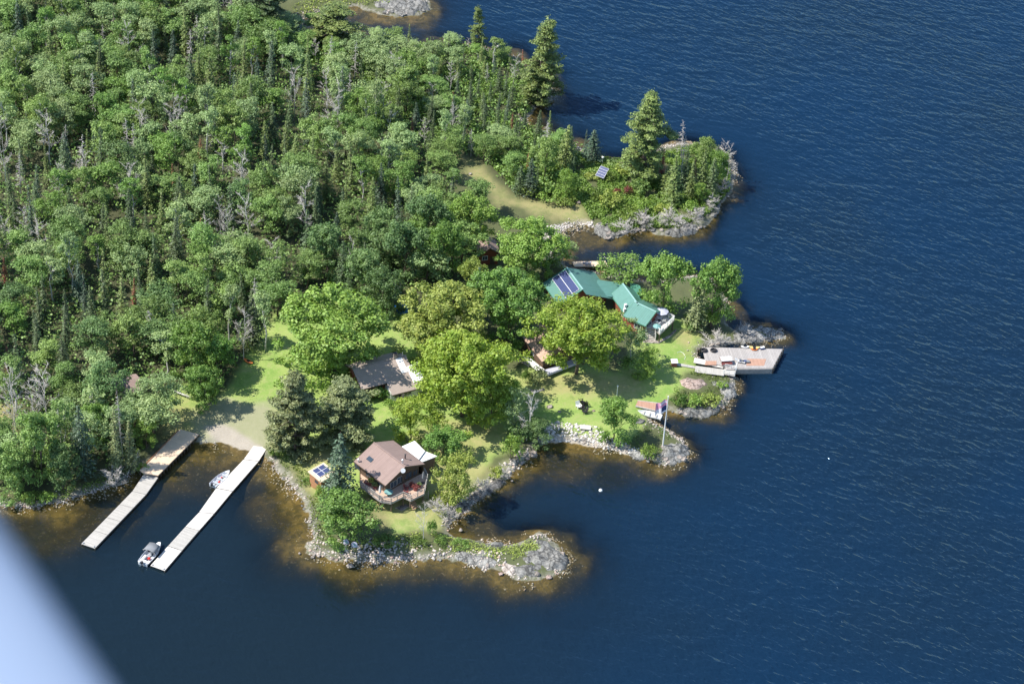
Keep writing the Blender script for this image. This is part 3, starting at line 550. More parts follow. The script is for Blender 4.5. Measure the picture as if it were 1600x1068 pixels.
hero('WPINE', 1, 843, 160, 75, 50, 'white_pine', 'bushy white pine under the ragged one on the north shore', 'needle_pine')
hero('SPINE', 0, 748, 85, 10, 24, 'white_pine', 'narrow lone pine at the far shore', 'needle_pine')
hero('SPINE', 1, 525, 68, -8, 74, 'white_pine', 'spreading white pine beside the inlet at the top', 'needle_pine')
hero('WPINE', 1, 415, 60, -45, 62, 'white_pine', 'dark white pine at the top edge left of the inlet', 'needle_dark')
hero('SP', 1, 925, 252, 202, 38, 'spruce_tree', 'feathery green conifer at the shore left of the tilted solar panel', 'needle_blue')
hero('SP', 2, 884, 262, 194, 38, 'spruce_tree', 'green conifer on the shore, second left of the tilted solar panel', 'needle_pine')
hero('DC', 0, 853, 235, 188, 26, 'dead_tree', 'pinkish grey dead conifer on the shore behind the grass track', None)
hero('DC', 1, 1064, 250, 190, 24, 'dead_tree', 'grey dead conifer right of the tallest white pine', None)
hero('SP', 3, 828, 305, 246, 36, 'spruce_tree', 'blue-green spruce where the grass track bends', 'needle_blue')
hero('SP', 4, 812, 300, 258, 30, 'spruce_tree', 'dark spruce left of the blue-green one at the bend', 'needle_dark')
hero('MID', 1, 850, 280, 214, 46, 'leafy_tree', 'leafy tree behind the blue-green spruce at the bend', 'leaf_forest')
hero('MID', 2, 883, 312, 262, 32, 'leafy_tree', 'bright leafy tree at the right end of the grass track', 'leaf_lime')
for i, (bx, by, ty, w_, lib, mt, lab) in enumerate([
    (1034, 272, 232, 14, 'SPT', 'needle_rust', 'rust brown dead spruce beside the tallest white pine'), (1083, 285, 246, 14, 'SPT', 'needle_rust', 'rust brown dead spruce in the middle of the headland grove'),
    (1050, 318, 240, 34, 'SP', 'needle_pine', 'front spruce of the headland grove'), (1068, 300, 226, 30, 'SP', 'needle_dark', 'darkest spruce of the headland grove'), (1095, 300, 232, 30, 'SP', 'needle_pine', 'right hand spruce of the headland grove'),
    (1078, 308, 248, 26, 'SP', 'needle_pine', 'short spruce in the front middle of the headland grove'), (1110, 310, 245, 30, 'SP', 'needle_dark', 'spruce at the lower right of the headland grove'), (1042, 300, 255, 24, 'SPT', 'needle_pine', 'narrow green spruce left in the headland grove'), (1118, 272, 225, 26, 'SP', 'needle_blue', 'bluish spruce at the back right of the headland grove'), (1098, 260, 214, 38, 'MID', 'leaf_forest', 'leafy tree at the back of the headland grove'), (1120, 292, 232, 34, 'MID', 'leaf_yard', 'leafy tree at the right end of the headland grove'), (1092, 318, 284, 24, 'MID', 'leaf_lime', 'small bushy tree at the front right of the headland grove'),
    (1135, 285, 232, 30, 'DT', None, 'bare grey tree at the very tip of the headland'), (1128, 262, 222, 28, 'DT', None, 'bare grey tree behind the tip of the headland'), (1062, 285, 214, 20, 'DC', None, 'thin grey conifer skeleton within the headland grove')]):
    hero(lib, i, bx, by, ty, w_, {'SPT': 'spruce_tree', 'SP': 'spruce_tree', 'MID': 'leafy_tree', 'DT': 'dead_tree', 'DC': 'dead_tree'}[lib], lab, mt)
for i, (bx, by, ty, w_, lib, mt, nm, lab) in enumerate([
    (183, 735, 632, 34, 'SP', 'needle_olive', 'spruce_tree', 'dark olive spruce on the bank above the left dock'), (205, 735, 655, 32, 'SP', 'needle_olive', 'spruce_tree', 'olive spruce nearest to the wooden dock platform'), (130, 745, 630, 46, 'SP', 'needle_blue', 'spruce_tree', 'bluish spruce over the bank, left of the dark pair'), (192, 715, 610, 20, 'DC', None, 'dead_tree', 'grey dead conifer behind the dark spruces near the left dock'),
    (65, 755, 640, 70, 'MID', 'leaf_forest', 'leafy_tree', 'broad leafy tree on the bank near the left edge'), (100, 765, 690, 50, 'MID', 'leaf_dark', 'leafy_tree', 'dark leafy tree low on the bank left of the spruces'), (20, 765, 690, 60, 'MID', 'leaf_forest', 'leafy_tree', 'leafy tree at the left edge above the water'), (230, 700, 650, 40, 'MID', 'leaf_lime', 'leafy_tree', 'small lime tree at the landward end of the platform'),
    (152, 695, 628, 50, 'MID', 'leaf_yard', 'leafy_tree', 'leafy tree below the brown shed roof'), (320, 640, 568, 54, 'MID', 'leaf_yard', 'leafy_tree', 'leafy tree at the corner of the lawn by the fallen log'), (300, 600, 500, 70, 'MID', 'leaf_yard', 'leafy_tree', 'tall leafy tree behind the fallen log'), (214, 648, 614, 34, 'MID', 'leaf_lime', 'leafy_tree', 'green tree right in front of the brown shed'),
    (75, 660, 572, 64, 'DT', None, 'dead_tree', 'bare silvery tree above the clearing at the left edge'), (24, 690, 600, 34, 'DT', None, 'dead_tree', 'bare thin tree beside the clearing at the left edge'), (318, 566, 478, 62, 'MID', 'leaf_forest', 'leafy_tree', 'wide leafy tree at the forest edge left of the lawn'),
    (550, 452, 372, 22, 'DT', None, 'dead_tree', 'bare grey tree in the dark trees above the left hand maple'), (425, 420, 378, 40, 'DT', None, 'dead_tree', 'bare branching tree in the clearing of the forest'), (240, 545, 480, 30, 'DC', None, 'dead_tree', 'brown-grey dead conifer at the lower forest edge'), (202, 255, 182, 26, 'DC', None, 'dead_tree', 'tall grey dead conifer in the upper left forest'), (345, 380, 308, 24, 'DT', None, 'dead_tree', 'forked bare white tree in the middle of the forest'),
    (527, 202, 128, 30, 'AS', 'leaf_pale', 'birch_tree', 'leaning white birch trunk in the upper forest'), (695, 235, 172, 34, 'AS', 'leaf_pale', 'birch_tree', 'white trunked birch in the upper right forest'),
    (598, 500, 415, 60, 'MID', 'leaf_dark', 'leafy_tree', 'dark round tree left of the outhouse'), (570, 470, 385, 66, 'MID', 'leaf_dark', 'leafy_tree', 'dark full tree behind the left hand maple'), (630, 440, 345, 70, 'MID', 'leaf_dark', 'leafy_tree', 'tall dark tree behind the outhouse'), (690, 440, 345, 56, 'MID', 'leaf_yard', 'leafy_tree', 'green tree left of the red cabin'), (595, 400, 320, 60, 'MID', 'leaf_dark', 'leafy_tree', 'dark bluish green tree in the middle of the wood'), (510, 430, 345, 66, 'MID', 'leaf_dark', 'leafy_tree', 'dark tree at the edge of the forest clearing'), (668, 395, 300, 62, 'MID', 'leaf_dark', 'leafy_tree', 'dark round-topped tree behind the lime green maple'),
    (395, 540, 450, 44, 'SP', 'needle_dark', 'spruce_tree', 'dark spruce at the upper left corner of the lawn'), (478, 440, 398, 26, 'SP', 'needle_dark', 'spruce_tree', 'dark spruce beside the forest clearing'), (545, 470, 425, 20, 'SP', 'needle_dark', 'spruce_tree', 'small dark spruce in front of the bare grey tree')]):
    hero(lib, i, bx, by, ty, w_, nm, lab, mt)

# random forest filling, individual trees
LANDMARK = [('in the top left corner', 40, 25), ('a little right of the top left corner', 150, 25), ('left of the inlet near the top edge', 290, 25), ('directly left of the inlet', 390, 50), ('on the left edge in the upper wood', 30, 110), ('in the upper left wood', 140, 130), ('in the upper wood', 250, 130), ('in the upper wood left of the leaning birch', 380, 140), ('on the south shore of the inlet', 500, 110), ('on the shore below the far grey rock', 620, 110), ('on the north-east shore', 730, 110), ('near the ragged white pine', 810, 150), ('on the left edge beside the tall grey snag', 40, 220), ('around the tall grey dead conifer', 190, 220), ('in the middle of the wood', 300, 230), ('in the wood below the leaning birch', 420, 230), ('in the wood at the white trunked birch', 560, 220), ('in the wood above the grass track', 680, 210), ('behind the bend of the grass track', 790, 230), ('halfway down the left edge', 30, 330), ('among the pointed spruces at left', 140, 350), ('left of the forked white tree', 260, 340), ('right of the forked white tree', 390, 320), ('above the small forest clearing', 440, 350), ('in the dark trees above the blue tarp', 560, 320), ('left of the lime green maple', 660, 300), ('on the left edge above the clearing', 30, 450), ('in the lower left wood', 130, 460), ('around the brown-grey dead conifer', 240, 470), ('above the upper corner of the lawn', 350, 450), ('behind the lone maple on the lawn', 470, 430), ('beside the clearing at the left edge', 40, 570), ('above the brown shed roof', 150, 560), ('behind the fallen log', 270, 560), ('on the bank at the lower left', 60, 710), ('on the bank above the left dock', 170, 690)]
def zone(px, py): return min(LANDMARK, key=lambda l: (l[1]-px)**2+((l[2]-py)*1.3)**2)[0]
fw = W(FOREST); bb0 = fw.min(0); bb1 = fw.max(0)
excl = [W([(415, 405), (470, 405), (475, 462), (415, 462)]), W([(715, 255), (750, 258), (790, 300), (880, 318), (880, 345), (790, 345), (720, 300)]), W([(-60, 640), (26, 642), (24, 705), (-60, 715)]), W([(165, 590), (238, 590), (240, 668), (165, 668)]), W([(600, 440), (660, 440), (660, 510), (600, 510)]), W([(735, 350), (800, 350), (810, 420), (735, 420)])]
cand = np.column_stack([rng.uniform(bb0[0], bb1[0], 26000), rng.uniform(bb0[1], bb1[1], 26000)])
px_, py_ = proj(np.column_stack([cand, np.ones(len(cand))])); vis = (px_ > -45) & (px_ < 960) & (py_ > -30) & (py_ < 840)
ok = inside(cand, fw) & (sdist(cand, WC) > 1.2) & vis
for e in excl: ok &= ~inside(cand, e)
cand = cand[ok]; acc = []
for p in cand:
    px0, py0 = proj(np.array([p[0], p[1], 1.0])); sp_ = 3.75 if px0 < 620 or py0 > 260 else 2.75
    if any((p[0]-a[0])**2+(p[1]-a[1])**2 < max(sp_, 0)**2*a[2] for a in acc): continue
    if any((p[0]-h[0])**2+(p[1]-h[1])**2 < (h[2]*.8+1.0)**2 for h in PL): continue
    acc.append((p[0], p[1], 1.0))
print('forest trees', len(acc))
zs = land_h(np.array([[a[0], a[1]] for a in acc]))[0]
cnt = {}
FT = dict(
 BL=('leafy_tree', 'rounded green leafy tree', 'leafy trees', None, None), PALE=('poplar_tree', 'pale grey-green leafy tree', 'pale leafy trees', 'leaf_pale', None), DARK=('leafy_tree', 'dark green leafy tree', 'dark leafy trees', 'leaf_dark', None),
 AS=('birch_tree', 'slender birch with green crown', 'birches', None, None), SP=('spruce_tree', 'dark green spruce', 'spruces', None, None), SPT=('spruce_tree', 'narrow pointed green spruce', 'narrow spruces', None, None), RUST=('spruce_tree', 'rust brown dying spruce', 'dying spruces', 'needle_rust', None),
 DT=('dead_tree', 'bare grey leafless tree', 'bare trees', None, None), DC=('dead_tree', 'grey dead conifer', 'dead conifers', None, None))
for i, (a, z) in enumerate(zip(acc, zs)):
    x, y = a[0], a[1]; px0, py0 = proj(np.array([x, y, z])); px0 = float(px0); py0 = float(py0)
    con = float(fbm(np.array([x]), np.array([y]), 22, 77)[0]); ne = px0 > 640 and py0 < 330; u = random.random()
    pc = (.21+max(0, (con-.5))*1.8) if not ne else .62
    if px0 < 330 and 250 < py0 < 420: pc += .22
    if u < pc: k = random.choices(['SP', 'SPT', 'RUST'], [.38, .55, .07 if ne else .03])[0]
    elif u > .905: k = random.choice(['DT', 'DT', 'DC'])
    else: k = random.choices(['BL', 'PALE', 'DARK', 'AS'], [.46, .20, .14, .20])[0]
    # towards the top left the crowns are paler and merge
    if k == 'DARK' and py0 < 250: k = 'PALE'
    H = {'BL': random.uniform(7.2, 11.5), 'PALE': random.uniform(7.5, 11), 'DARK': random.uniform(8, 11.5), 'AS': random.uniform(9, 13.5), 'SP': random.uniform(7, 12), 'SPT': random.uniform(8, 13.5), 'RUST': random.uniform(5, 9), 'DT': random.uniform(9, 12), 'DC': random.uniform(7, 11)}[k]
    if ne: H *= .72
    if px0 > 560: H *= .9
    if 430 < px0 < 800 and py0 < 105: H *= .58
    nm, lab, grp, mt, bk = FT[k]; zn = zone(px0, py0); szw = 'tall' if H > 10.3 else 'low' if H < 8.3 else 'mid-height'; lab = szw+' '+lab; grp = szw+' '+grp
    lib = {'PALE': 'BL', 'DARK': 'BL', 'RUST': 'SPT'}.get(k, k)
    if k == 'BL' and random.random() < .12: mt = 'leaf_yard'
    if k == 'SP' or k == 'SPT': mt = random.choice(['needle_dark', 'needle_blue', 'needle_pine', 'needle_dark'])
    if k == 'AS': mt = random.choice(['leaf_forest', 'leaf_pale', 'leaf_yard'])
    sc_ = None if k in ('SP', 'SPT', 'RUST', 'DT', 'DC') else RAD[lib]*random.uniform(.98, 1.28)*(.8 if ne else 1)
    plant(lib, random.randrange(20), (x, y, z), H, nm, f'{lab} {zn}', 'tree', f'{grp} {zn}', mt, sc_, tilt=.05)
    cnt[k] = cnt.get(k, 0)+1
print(cnt)

# ------------------------------------------------------------------ shrubs along shores and clearings
def bush(px, py, wpx, hpx, label, mat='leaf_shrub', lib='SHR', name='shrub', cat='shrub', group=None):
    b = G(px, py); k = mpp(b); return plant(lib, random.randrange(9), b, max(.5, hpx*k/math.cos(PITCH)), name, label, cat, group, mat, wpx/2*k)
for a in [(1090,500,44,22,'low green shrubs below the leaning conifer behind the white deck','leaf_yard'),(1110,512,36,26,'bright shrub at the water end of the lawn behind the wooden dock','leaf_lime'),(1080,518,24,14,'small shrub right of the white deck','leaf_shrub'),(1120,495,30,28,'bright bushy shrub at the foot of the full tree by the water','leaf_lime'),
          (1060,632,28,22,'shrub at the left of the pink rock outcrop','leaf_shrub'),(1085,634,30,16,'green shrub below the pink rock outcrop','leaf_lime'),(1110,630,34,16,'wide low shrub on the rocks below the ramp','leaf_olive'),(1128,605,20,12,'small shrub on the rock right of the pink outcrop','leaf_lime'),
          (1014,716,28,24,'green bush on the rocks left of the flagpole base','leaf_shrub'),(798,715,40,32,'bright yellow-green bush at the left end of the sandy bay','leaf_lime'),(812,690,44,30,'dark bush under the bare birch skeleton','leaf_dark'),(775,745,26,20,'green bush on the steep bank of the sandy bay','leaf_olive'),
          (575,622,28,18,'green bush in front of the grey cottage wall','leaf_yard'),(596,626,30,20,'larger green bush before the grey cottage bay','leaf_yard'),(610,640,24,16,'light bush beside the grey cottage bay','leaf_lime'),(838,600,34,26,'clipped conifer bush on the lawn beside the pink-roofed cabin','needle_olive'),(822,598,18,18,'small green shrub left of the clipped conifer bush','leaf_yard'),
          (674,836,18,26,'green bush at the foot of the leaning bare trunk','leaf_yard'),(690,848,26,10,'low greenery on the neck of the rocky point','leaf_shrub'),(655,850,34,10,'grassy shrub on the stony shore by the leaning trunk','leaf_shrub'),(720,852,30,8,'low green plants behind the grey rock slab','leaf_shrub'),(600,848,36,14,'low bush right of the round shore tree','leaf_shrub'),(505,800,26,20,'pale shrub on the bank left of the round shore tree','leaf_pale'),(500,775,22,16,'small shrub below the wooden shed','leaf_lime'),(512,820,26,18,'shrub hugging the left of the round shore tree','leaf_olive'),
          (428,712,18,16,'bright bush at the foot of the right hand dock','leaf_lime'),(480,755,18,10,'tiny bush on the bank left of the shed','leaf_shrub'),(75,782,30,18,'bright bush on the shore at lower left','leaf_lime'),(45,785,26,16,'green bush near the left end of the shore','leaf_shrub'),(225,736,22,14,'bright bush beside the wooden platform','leaf_lime'),(322,636,40,32,'leafy bush at the corner of the lawn','leaf_yard'),
          (663,752,12,14,'small bush at the right end of the brown house deck','leaf_yard'),(981,306,16,14,'dark red shrub on the headland','leaf_red'),(964,305,14,10,'pinkish shrub left of the dark red one','leaf_red'),(1000,303,34,22,'grey-green round shrub on the headland','leaf_forest'),(955,322,40,22,'pale yellowish shrub above the cove','leaf_olive'),(935,312,30,20,'green shrub below the tilted solar panel','leaf_shrub'),(985,342,44,20,'green shrub over the cove rocks','leaf_shrub'),(1005,330,36,20,'bright shrub in the middle of the headland','leaf_lime'),(1035,338,30,18,'shrub above the grey cove bank','leaf_olive'),(1080,335,30,18,'shrub at the front of the headland grove','leaf_lime'),(1105,318,26,16,'shrub at the right front of the headland','leaf_lime'),
          (860,314,46,16,'bright green shrub bank along the grass track','leaf_lime'),(885,320,34,16,'end bush of the green bank along the grass track','leaf_shrub'),(830,306,40,14,'left end of the green shrub bank along the grass track','leaf_shrub'),(952,285,24,16,'shrub right behind the tilted solar panel','leaf_shrub'),(975,270,34,12,'low yellowish shrub along the back shore of the headland','leaf_olive'),(925,280,26,12,'low shrub left of the tilted solar panel','leaf_olive'),(700,380,26,26,'lime bush in the shade left of the red cabin','leaf_lime'),(980,575,26,16,'dark bush under the spreading maple','leaf_yard'),(862,468,16,14,'bush at the left wall of the green-roofed house','leaf_shrub')]:
    bush(*a)
for i, (x, y, w_, h_) in enumerate([(1010,352,34,16),(975,362,36,14),(1045,350,34,18),(1085,345,34,16),(1112,325,28,16),(1128,300,24,16),(1000,350,30,14),(1060,358,34,14)]):
    bush(x, y, w_, h_, 'leafless grey shrub along the shore of the headland', None, 'DSH', 'dead_shrub', 'shrub', 'leafless shrubs along the headland shore')
for x, y, w_, h_, lb in [(178,757,38,22,'leafless grey shrub at the water left of the platform'),(700,812,34,20,'leafless grey shrub above the little inlet of the point'),(680,800,26,18,'smaller leafless shrub left of the inlet of the point'),(752,772,30,18,'leafless grey shrub on the bank below the olive tree'),(790,745,26,14,'leafless shrub on the bank of the sandy bay'),(1115,536,40,16,'leafless silvery shrub at the landward corner of the wooden dock'),(1165,528,40,14,'leafless silvery shrub on the rock ridge behind the wooden dock')]:
    bush(x, y, w_, h_, lb, None, 'DSH', 'dead_shrub')
PINK = W([(1052,600),(1072,589),(1100,595),(1110,606),(1098,618),(1075,619),(1058,612)])
# wild greenery (stuff): leaf sprays over the forest floor and unmown ground
def scatter(name, poly, n, size, hmax, mat, label, minshore=.4, seed=1, excl_lawn=True, px_poly=True):
    r = np.random.default_rng(seed); pw = W(poly); b0, b1 = pw.min(0), pw.max(0); q = np.column_stack([r.uniform(b0[0], b1[0], n), r.uniform(b0[1], b1[1], n)]); h, d = land_h(q)
    a, b_ = proj(np.column_stack([q, h])); k = inside(q, pw) & (d > minshore) & (a > -60) & (a < 1660) & (b_ > -60) & (b_ < 1100)
    k &= (fbm(q[:, 0], q[:, 1], 3.5, seed) > .36) & ~inside(q, PINK)
    if excl_lawn: k &= ~inside(q, W(LAWN))
    q, h = q[k], h[k]; pos = np.column_stack([q, h+r.uniform(.05, 1, len(q))**1.5*hmax]); v, f = cards(pos, r.normal(size=(len(q), 3))*.6+np.array([0, 0, .8]), size, r)
    o = link_mesh(name, mesh_np(name, v, f, M[mat])); return props(o, label, 'plants', None, 'stuff')
scatter('undergrowth', FOREST, 270000, .5, 2.6, 'leaf_forest', 'dense green undergrowth on the floor of the wood', seed=5)
scatter('shore_undergrowth', [(480,55),(600,70),(700,70),(800,95),(850,130),(835,200),(900,235),(900,310),(800,305),(750,255),(690,240),(560,200),(480,120)], 70000, .42, 1.1, 'leaf_yard', 'low green bushes filling the thin wood near the north-east shore', seed=15)
scatter('headland_plants', [(820,262),(880,240),(925,250),(985,250),(1030,246),(1090,232),(1140,250),(1140,300),(1110,335),(1060,362),(1000,358),(960,368),(925,350),(905,322),(860,312),(800,300)], 120000, .32, .8, 'leaf_shrub', 'wild green plants covering the headland', seed=6)
scatter('bank_plants', [(425,705),(445,735),(470,765),(485,800),(492,845),(520,850),(515,800),(500,760),(475,738),(448,705)], 6000, .26, .5, 'leaf_shrub', 'weeds on the bank between the right dock and the shed', seed=8, excl_lawn=False)
scatter('point_plants', [(500,850),(600,845),(660,836),(720,845),(790,852),(830,846),(850,860),(800,880),(740,872),(690,862),(600,860)], 7000, .22, .35, 'leaf_olive', 'grass and weeds on the stony point', seed=9, excl_lawn=False, minshore=.6)
scatter('ledge_plants', [(1050,600),(1100,575),(1140,595),(1135,622),(1100,642),(1055,640)], 4000, .2, .4, 'leaf_shrub', 'weeds around the pink rock outcrop', seed=10, excl_lawn=False, minshore=.8)
scatter('cape_plants', [(985,690),(1020,660),(1045,672),(1050,705),(1010,715),(985,705)], 2000, .2, .35, 'leaf_shrub', 'weeds on the cape at the flagpole', seed=12, excl_lawn=False, minshore=.8)
scatter('far_shore_plants', [(445,20),(520,-10),(640,-60),(640,10),(560,14),(480,30)], 9000, .3, .7, 'leaf_olive', 'weeds on the far shore at the top edge', seed=13, excl_lawn=False, minshore=.6)
scatter('shore_plants', [(0,775),(60,772),(120,765),(180,745),(210,730),(205,745),(150,768),(90,788),(0,795)], 7000, .28, .5, 'leaf_shrub', 'weeds along the shore below the wood at left', seed=14, excl_lawn=False, minshore=.2)
# ------------------------------------------------------------------ building materials
M['shingle_brown'] = stripes('brown_shingles', (.30, .215, .185), .28, 1, .9, .12, .12, (.22, .155, .13), .4)
M['shingle_tan'] = stripes('tan_shingles', (.40, .325, .275), .28, 1, .9, .06, .10, (.35, .285, .24), .3)
M['shingle_pink'] = stripes('pinkish_shingles', (.50, .34, .26), .3, 1, .9, .15, .12, (.38, .26, .2), .4)
M['metal_green'] = stripes('green_metal_roof', (.105, .245, .205), .42, 1, .45, .08, .07, (.07, .17, .145), .5, .15)
M['metal_green2'] = stripes('deeper_green_metal_roof', (.09, .27, .17), .42, 1, .4, .06, .07, (.07, .2, .13), .5, .15)
M['ridge_green'] = simple('green_ridge_cap', (.30, .50, .46), .4, .1, 3)
M['metal_white'] = stripes('white_roof_sheet', (.86, .85, .82), .5, 0, .5, .04, .05, (.6, .6, .58), .4)
M['log_brown'] = stripes('brown_log_wall', (.135, .085, .055), .24, 2, .8, .25, .16, (.05, .03, .02), .8)
M['wood_red'] = stripes('red_brown_boards', (.26, .075, .045), .2, 2, .8, .25, .1, None, .6)
M['wood_orange'] = stripes('orange_stained_boards', (.42, .20, .095), .2, 2, .75, .15, .1, None, .6)
M['fascia'] = simple('dark_fascia', (.10, .07, .05), .7, .2); M['fascia_pale'] = simple('pale_fascia', (.62, .56, .48), .6, .15)
M['white_wall'] = simple('white_siding', (.72, .72, .70), .6, .1); M['grey_wall'] = simple('grey_siding', (.35, .37, .38), .6, .15)
M['glass'] = simple('window_glass', (.05, .07, .09), .08, .1, bmp=0); M['white_paint'] = simple('white_paint', (.80, .80, .77), .55, .08); M['dark_metal'] = simple('dark_metal', (.05, .05, .055), .5, .2, metal=.3)
M['steel'] = simple('galvanised_steel', (.55, .56, .57), .4, .15, metal=.5); M['black'] = simple('black_plastic', (.015, .015, .018), .45, .2); M['alu'] = simple('boat_aluminium', (.66, .68, .71), .35, .08, metal=.35, bmp=.05)
M['boards_grey'] = stripes('weathered_dock_boards', (.48, .455, .41), .16, 1, .85, .2, .12, (.25, .23, .2)); M['boards_pale'] = stripes('pale_dock_boards', (.70, .65, .58), .16, 1, .85, .16, .1, (.42, .38, .33))
M['boards_tan'] = stripes('sun_bleached_tan_boards', (.76, .58, .41), .16, 1, .8, .12, .10, (.42, .30, .2)); M['boards_deck'] = stripes('reddish_deck_boards', (.60, .42, .31), .15, 0, .8, .15, .12, (.30, .2, .14))
M['boards_old'] = stripes('old_grey_boards', (.40, .37, .345), .30, 0, .85, .22, .09, (.2, .18, .17)); M['boards_red'] = stripes('newer_red_boards', (.46, .27, .19), .18, 0, .8, .15, .1, (.26, .15, .1)); M['timber'] = simple('dark_timber', (.10, .075, .055), .85, .3); M['timber_grey'] = simple('grey_timber', (.33, .31, .28), .85, .25)
M['red'] = simple('red_plastic', (.55, .03, .02), .4, .1, bmp=0); M['maroon'] = simple('maroon_paint', (.22, .06, .055), .6, .2); M['orange'] = simple('orange_plastic', (.75, .20, .04), .4, .1, bmp=0); M['yellow'] = simple('yellow_plastic', (.80, .62, .22), .4, .1, bmp=0); M['teal'] = simple('teal_glass', (.20, .38, .36), .25, .1, bmp=0)
M['canvas_grey'] = simple('grey_canvas', (.21, .22, .23), .85, .12); M['canvas_white'] = simple('white_canvas', (.72, .70, .66), .85, .1); M['canvas_lilac'] = simple('lilac_canvas', (.50, .50, .58), .8, .1); M['tarp'] = simple('blue_tarp', (.015, .16, .42), .5, .3, 1.5, bmp=.6)
M['flag_pink'] = simple('flag_pink', (.72, .32, .45), .8, .1, bmp=0); M['flag_white'] = simple('flag_white', (.80, .76, .78), .8, .05, bmp=0); M['flag_blue'] = simple('flag_blue', (.035, .06, .16), .8, .1, bmp=0); M['aircraft'] = simple('aircraft_paint_sky_tint', (.34, .42, .56), .35, .03, bmp=0)  # strut is white; blue of its sky-lit shade is put into the colour
def panelmat():
    m, t, b = newmat('solar_cells'); tc = t.nodes.new('ShaderNodeTexCoord'); br = t.nodes.new('ShaderNodeTexBrick'); br.offset = 0; br.inputs['Scale'].default_value = 1; br.inputs['Brick Width'].default_value = .5; br.inputs['Row Height'].default_value = .33; br.inputs['Mortar Size'].default_value = .018
    br.inputs['Color1'].default_value = (.055, .070, .17, 1); br.inputs['Color2'].default_value = (.06, .078, .185, 1); br.inputs['Mortar'].default_value = (.09, .10, .16, 1); t.links.new(tc.outputs['Object'], br.inputs['Vector']); t.links.new(br.outputs[0], b.inputs['Base Color']); b.inputs['Roughness'].default_value = .2; return m
M['solar'] = panelmat()

# ------------------------------------------------------------------ builders
def frame(px_back, px_front, z, g):
    """local frame: origin at front point on the ground, +Y towards the back point"""
    a = P(*px_front, g+z); b = P(*px_back, g+z); d = b-a; L = math.hypot(d[0], d[1]); return a, b, L, math.atan2(d[1], d[0])-math.pi/2
def loc_of(o, p):
    rz = o.rotation_euler[2]; dx, dy = p[0]-o.location[0], p[1]-o.location[1]; c, s = math.cos(-rz), math.sin(-rz); return (dx*c-dy*s, dx*s+dy*c, p[2]-o.location[2])
def px_local(o, pts_, z): return [loc_of(o, P(x, y, o.location[2]+z)) for x, y in pts_]
def window(o, x, y, z, w_, h_, face='front', mat='white_paint'):
    f = MB(); g = MB(); t = .07
    if face in ('front', 'back'):
        s = -1 if face == 'front' else 1; yy = y+s*.03
        for dx, dz, a, b in ((0, h_/2, w_+t*2, t), (0, -h_/2, w_+t*2, t), (-w_/2, 0, t, h_-t), (w_/2, 0, t, h_-t), (0, 0, .05, h_-t)): f.box((x+dx, yy, z+dz), (a, .10, b))
        g.box((x, y+s*.015, z), (w_-.02, .04, h_-.02))
    else:
        s = -1 if face == 'left' else 1; xx = x+s*.03
        for dy, dz, a, b in ((0, h_/2, w_+t*2, t), (0, -h_/2, w_+t*2, t), (-w_/2, 0, t, h_-t), (w_/2, 0, t, h_-t), (0, 0, .05, h_-t)): f.box((xx, y+dy, z+dz), (.10, a, b))
        g.box((x+s*.015, y, z), (.04, w_-.02, h_-.02))
    fo = f.build('window', M[mat], o); g.build('pane', M['glass'], fo)
def door(o, x, y, z, w_=.9, h_=2.0, face='front', mat='fascia'):
    d = MB(); hd = MB()
    if face == 'front': d.box((x, y-.04, z+h_/2), (w_, .08, h_)); hd.box((x+w_*.38, y-.1, z+1), (.12, .05, .05))
    else: s = -1 if face == 'left' else 1; d.box((x+s*.04, y, z+h_/2), (.08, w_, h_)); hd.box((x+s*.1, y+w_*.38, z+1), (.05, .12, .05))
    do = d.build('door', M[mat], o); hd.build('handle', M['steel'], do)
def gable(o, hl, hr, y0, y1, zr, zel, zer, mroof, mwall, over=.55, wall_to=0.0, cap=None, matr=None, fascia='fascia', right_y=None):
    """ridge along local Y at x=0 between y0 (front) and y1; left/right half widths; eave heights"""
    t = .14; ry0, ry1 = right_y or (y0, y1)
    roof = MB().slab([(0, y0, zr), (0, y1, zr), (-hl, y1, zel), (-hl, y0, zel)], t).build('roof', M[mroof], o)
    MB().slab([(.003, ry0, zr), (hr, ry0, zer), (hr, ry1, zer), (.003, ry1, zr)], t).build('roof_slope', M[matr or mroof], roof)
    cp = MB().bar((0, y0-.03, zr+.03), (0, y1+.03, zr+.03), .26, .10); fs = MB()
    for yy in (y0-.02, y1+.02):
        fs.bar((0, yy, zr-.12), (-hl-.02, yy, zel-.12), .05, .26); fs.bar((0.01, yy, zr-.125), (hr+.02, yy, zer-.125), .05, .26)
    fs.bar((-hl-.03, y0, zel-.11), (-hl-.03, y1, zel-.11), .05, .22); fs.bar((hr+.03, ry0, zer-.11), (hr+.03, ry1, zer-.11), .05, .22)
    cp.build('ridge_cap', M[cap or mroof], roof); fs.build('fascia', M[fascia], roof)
    sl, sr_ = (zr-zel)/hl, (zr-zer)/hr; xl, xr = -hl+over, hr-over; b0, b1 = y0+over, y1-over; tt = t+.03
    def prof(y): return [(xl, y, wall_to), (xr, y, wall_to), (xr, y, zr-sr_*xr-tt), (0, y, zr-tt), (xl, y, zr+sl*xl-tt)]
    a = prof(b0); b = prof(b1); n = 5; w_ = MB(); w_.add(a+b, [(0, 1, 2, 3, 4), (9, 8, 7, 6, 5)]+[(i, i+5, (i+1) % n+5, (i+1) % n) for i in range(n)])
    w_.build('wall', M[mwall], o); return roof, (xl, xr, b0, b1)
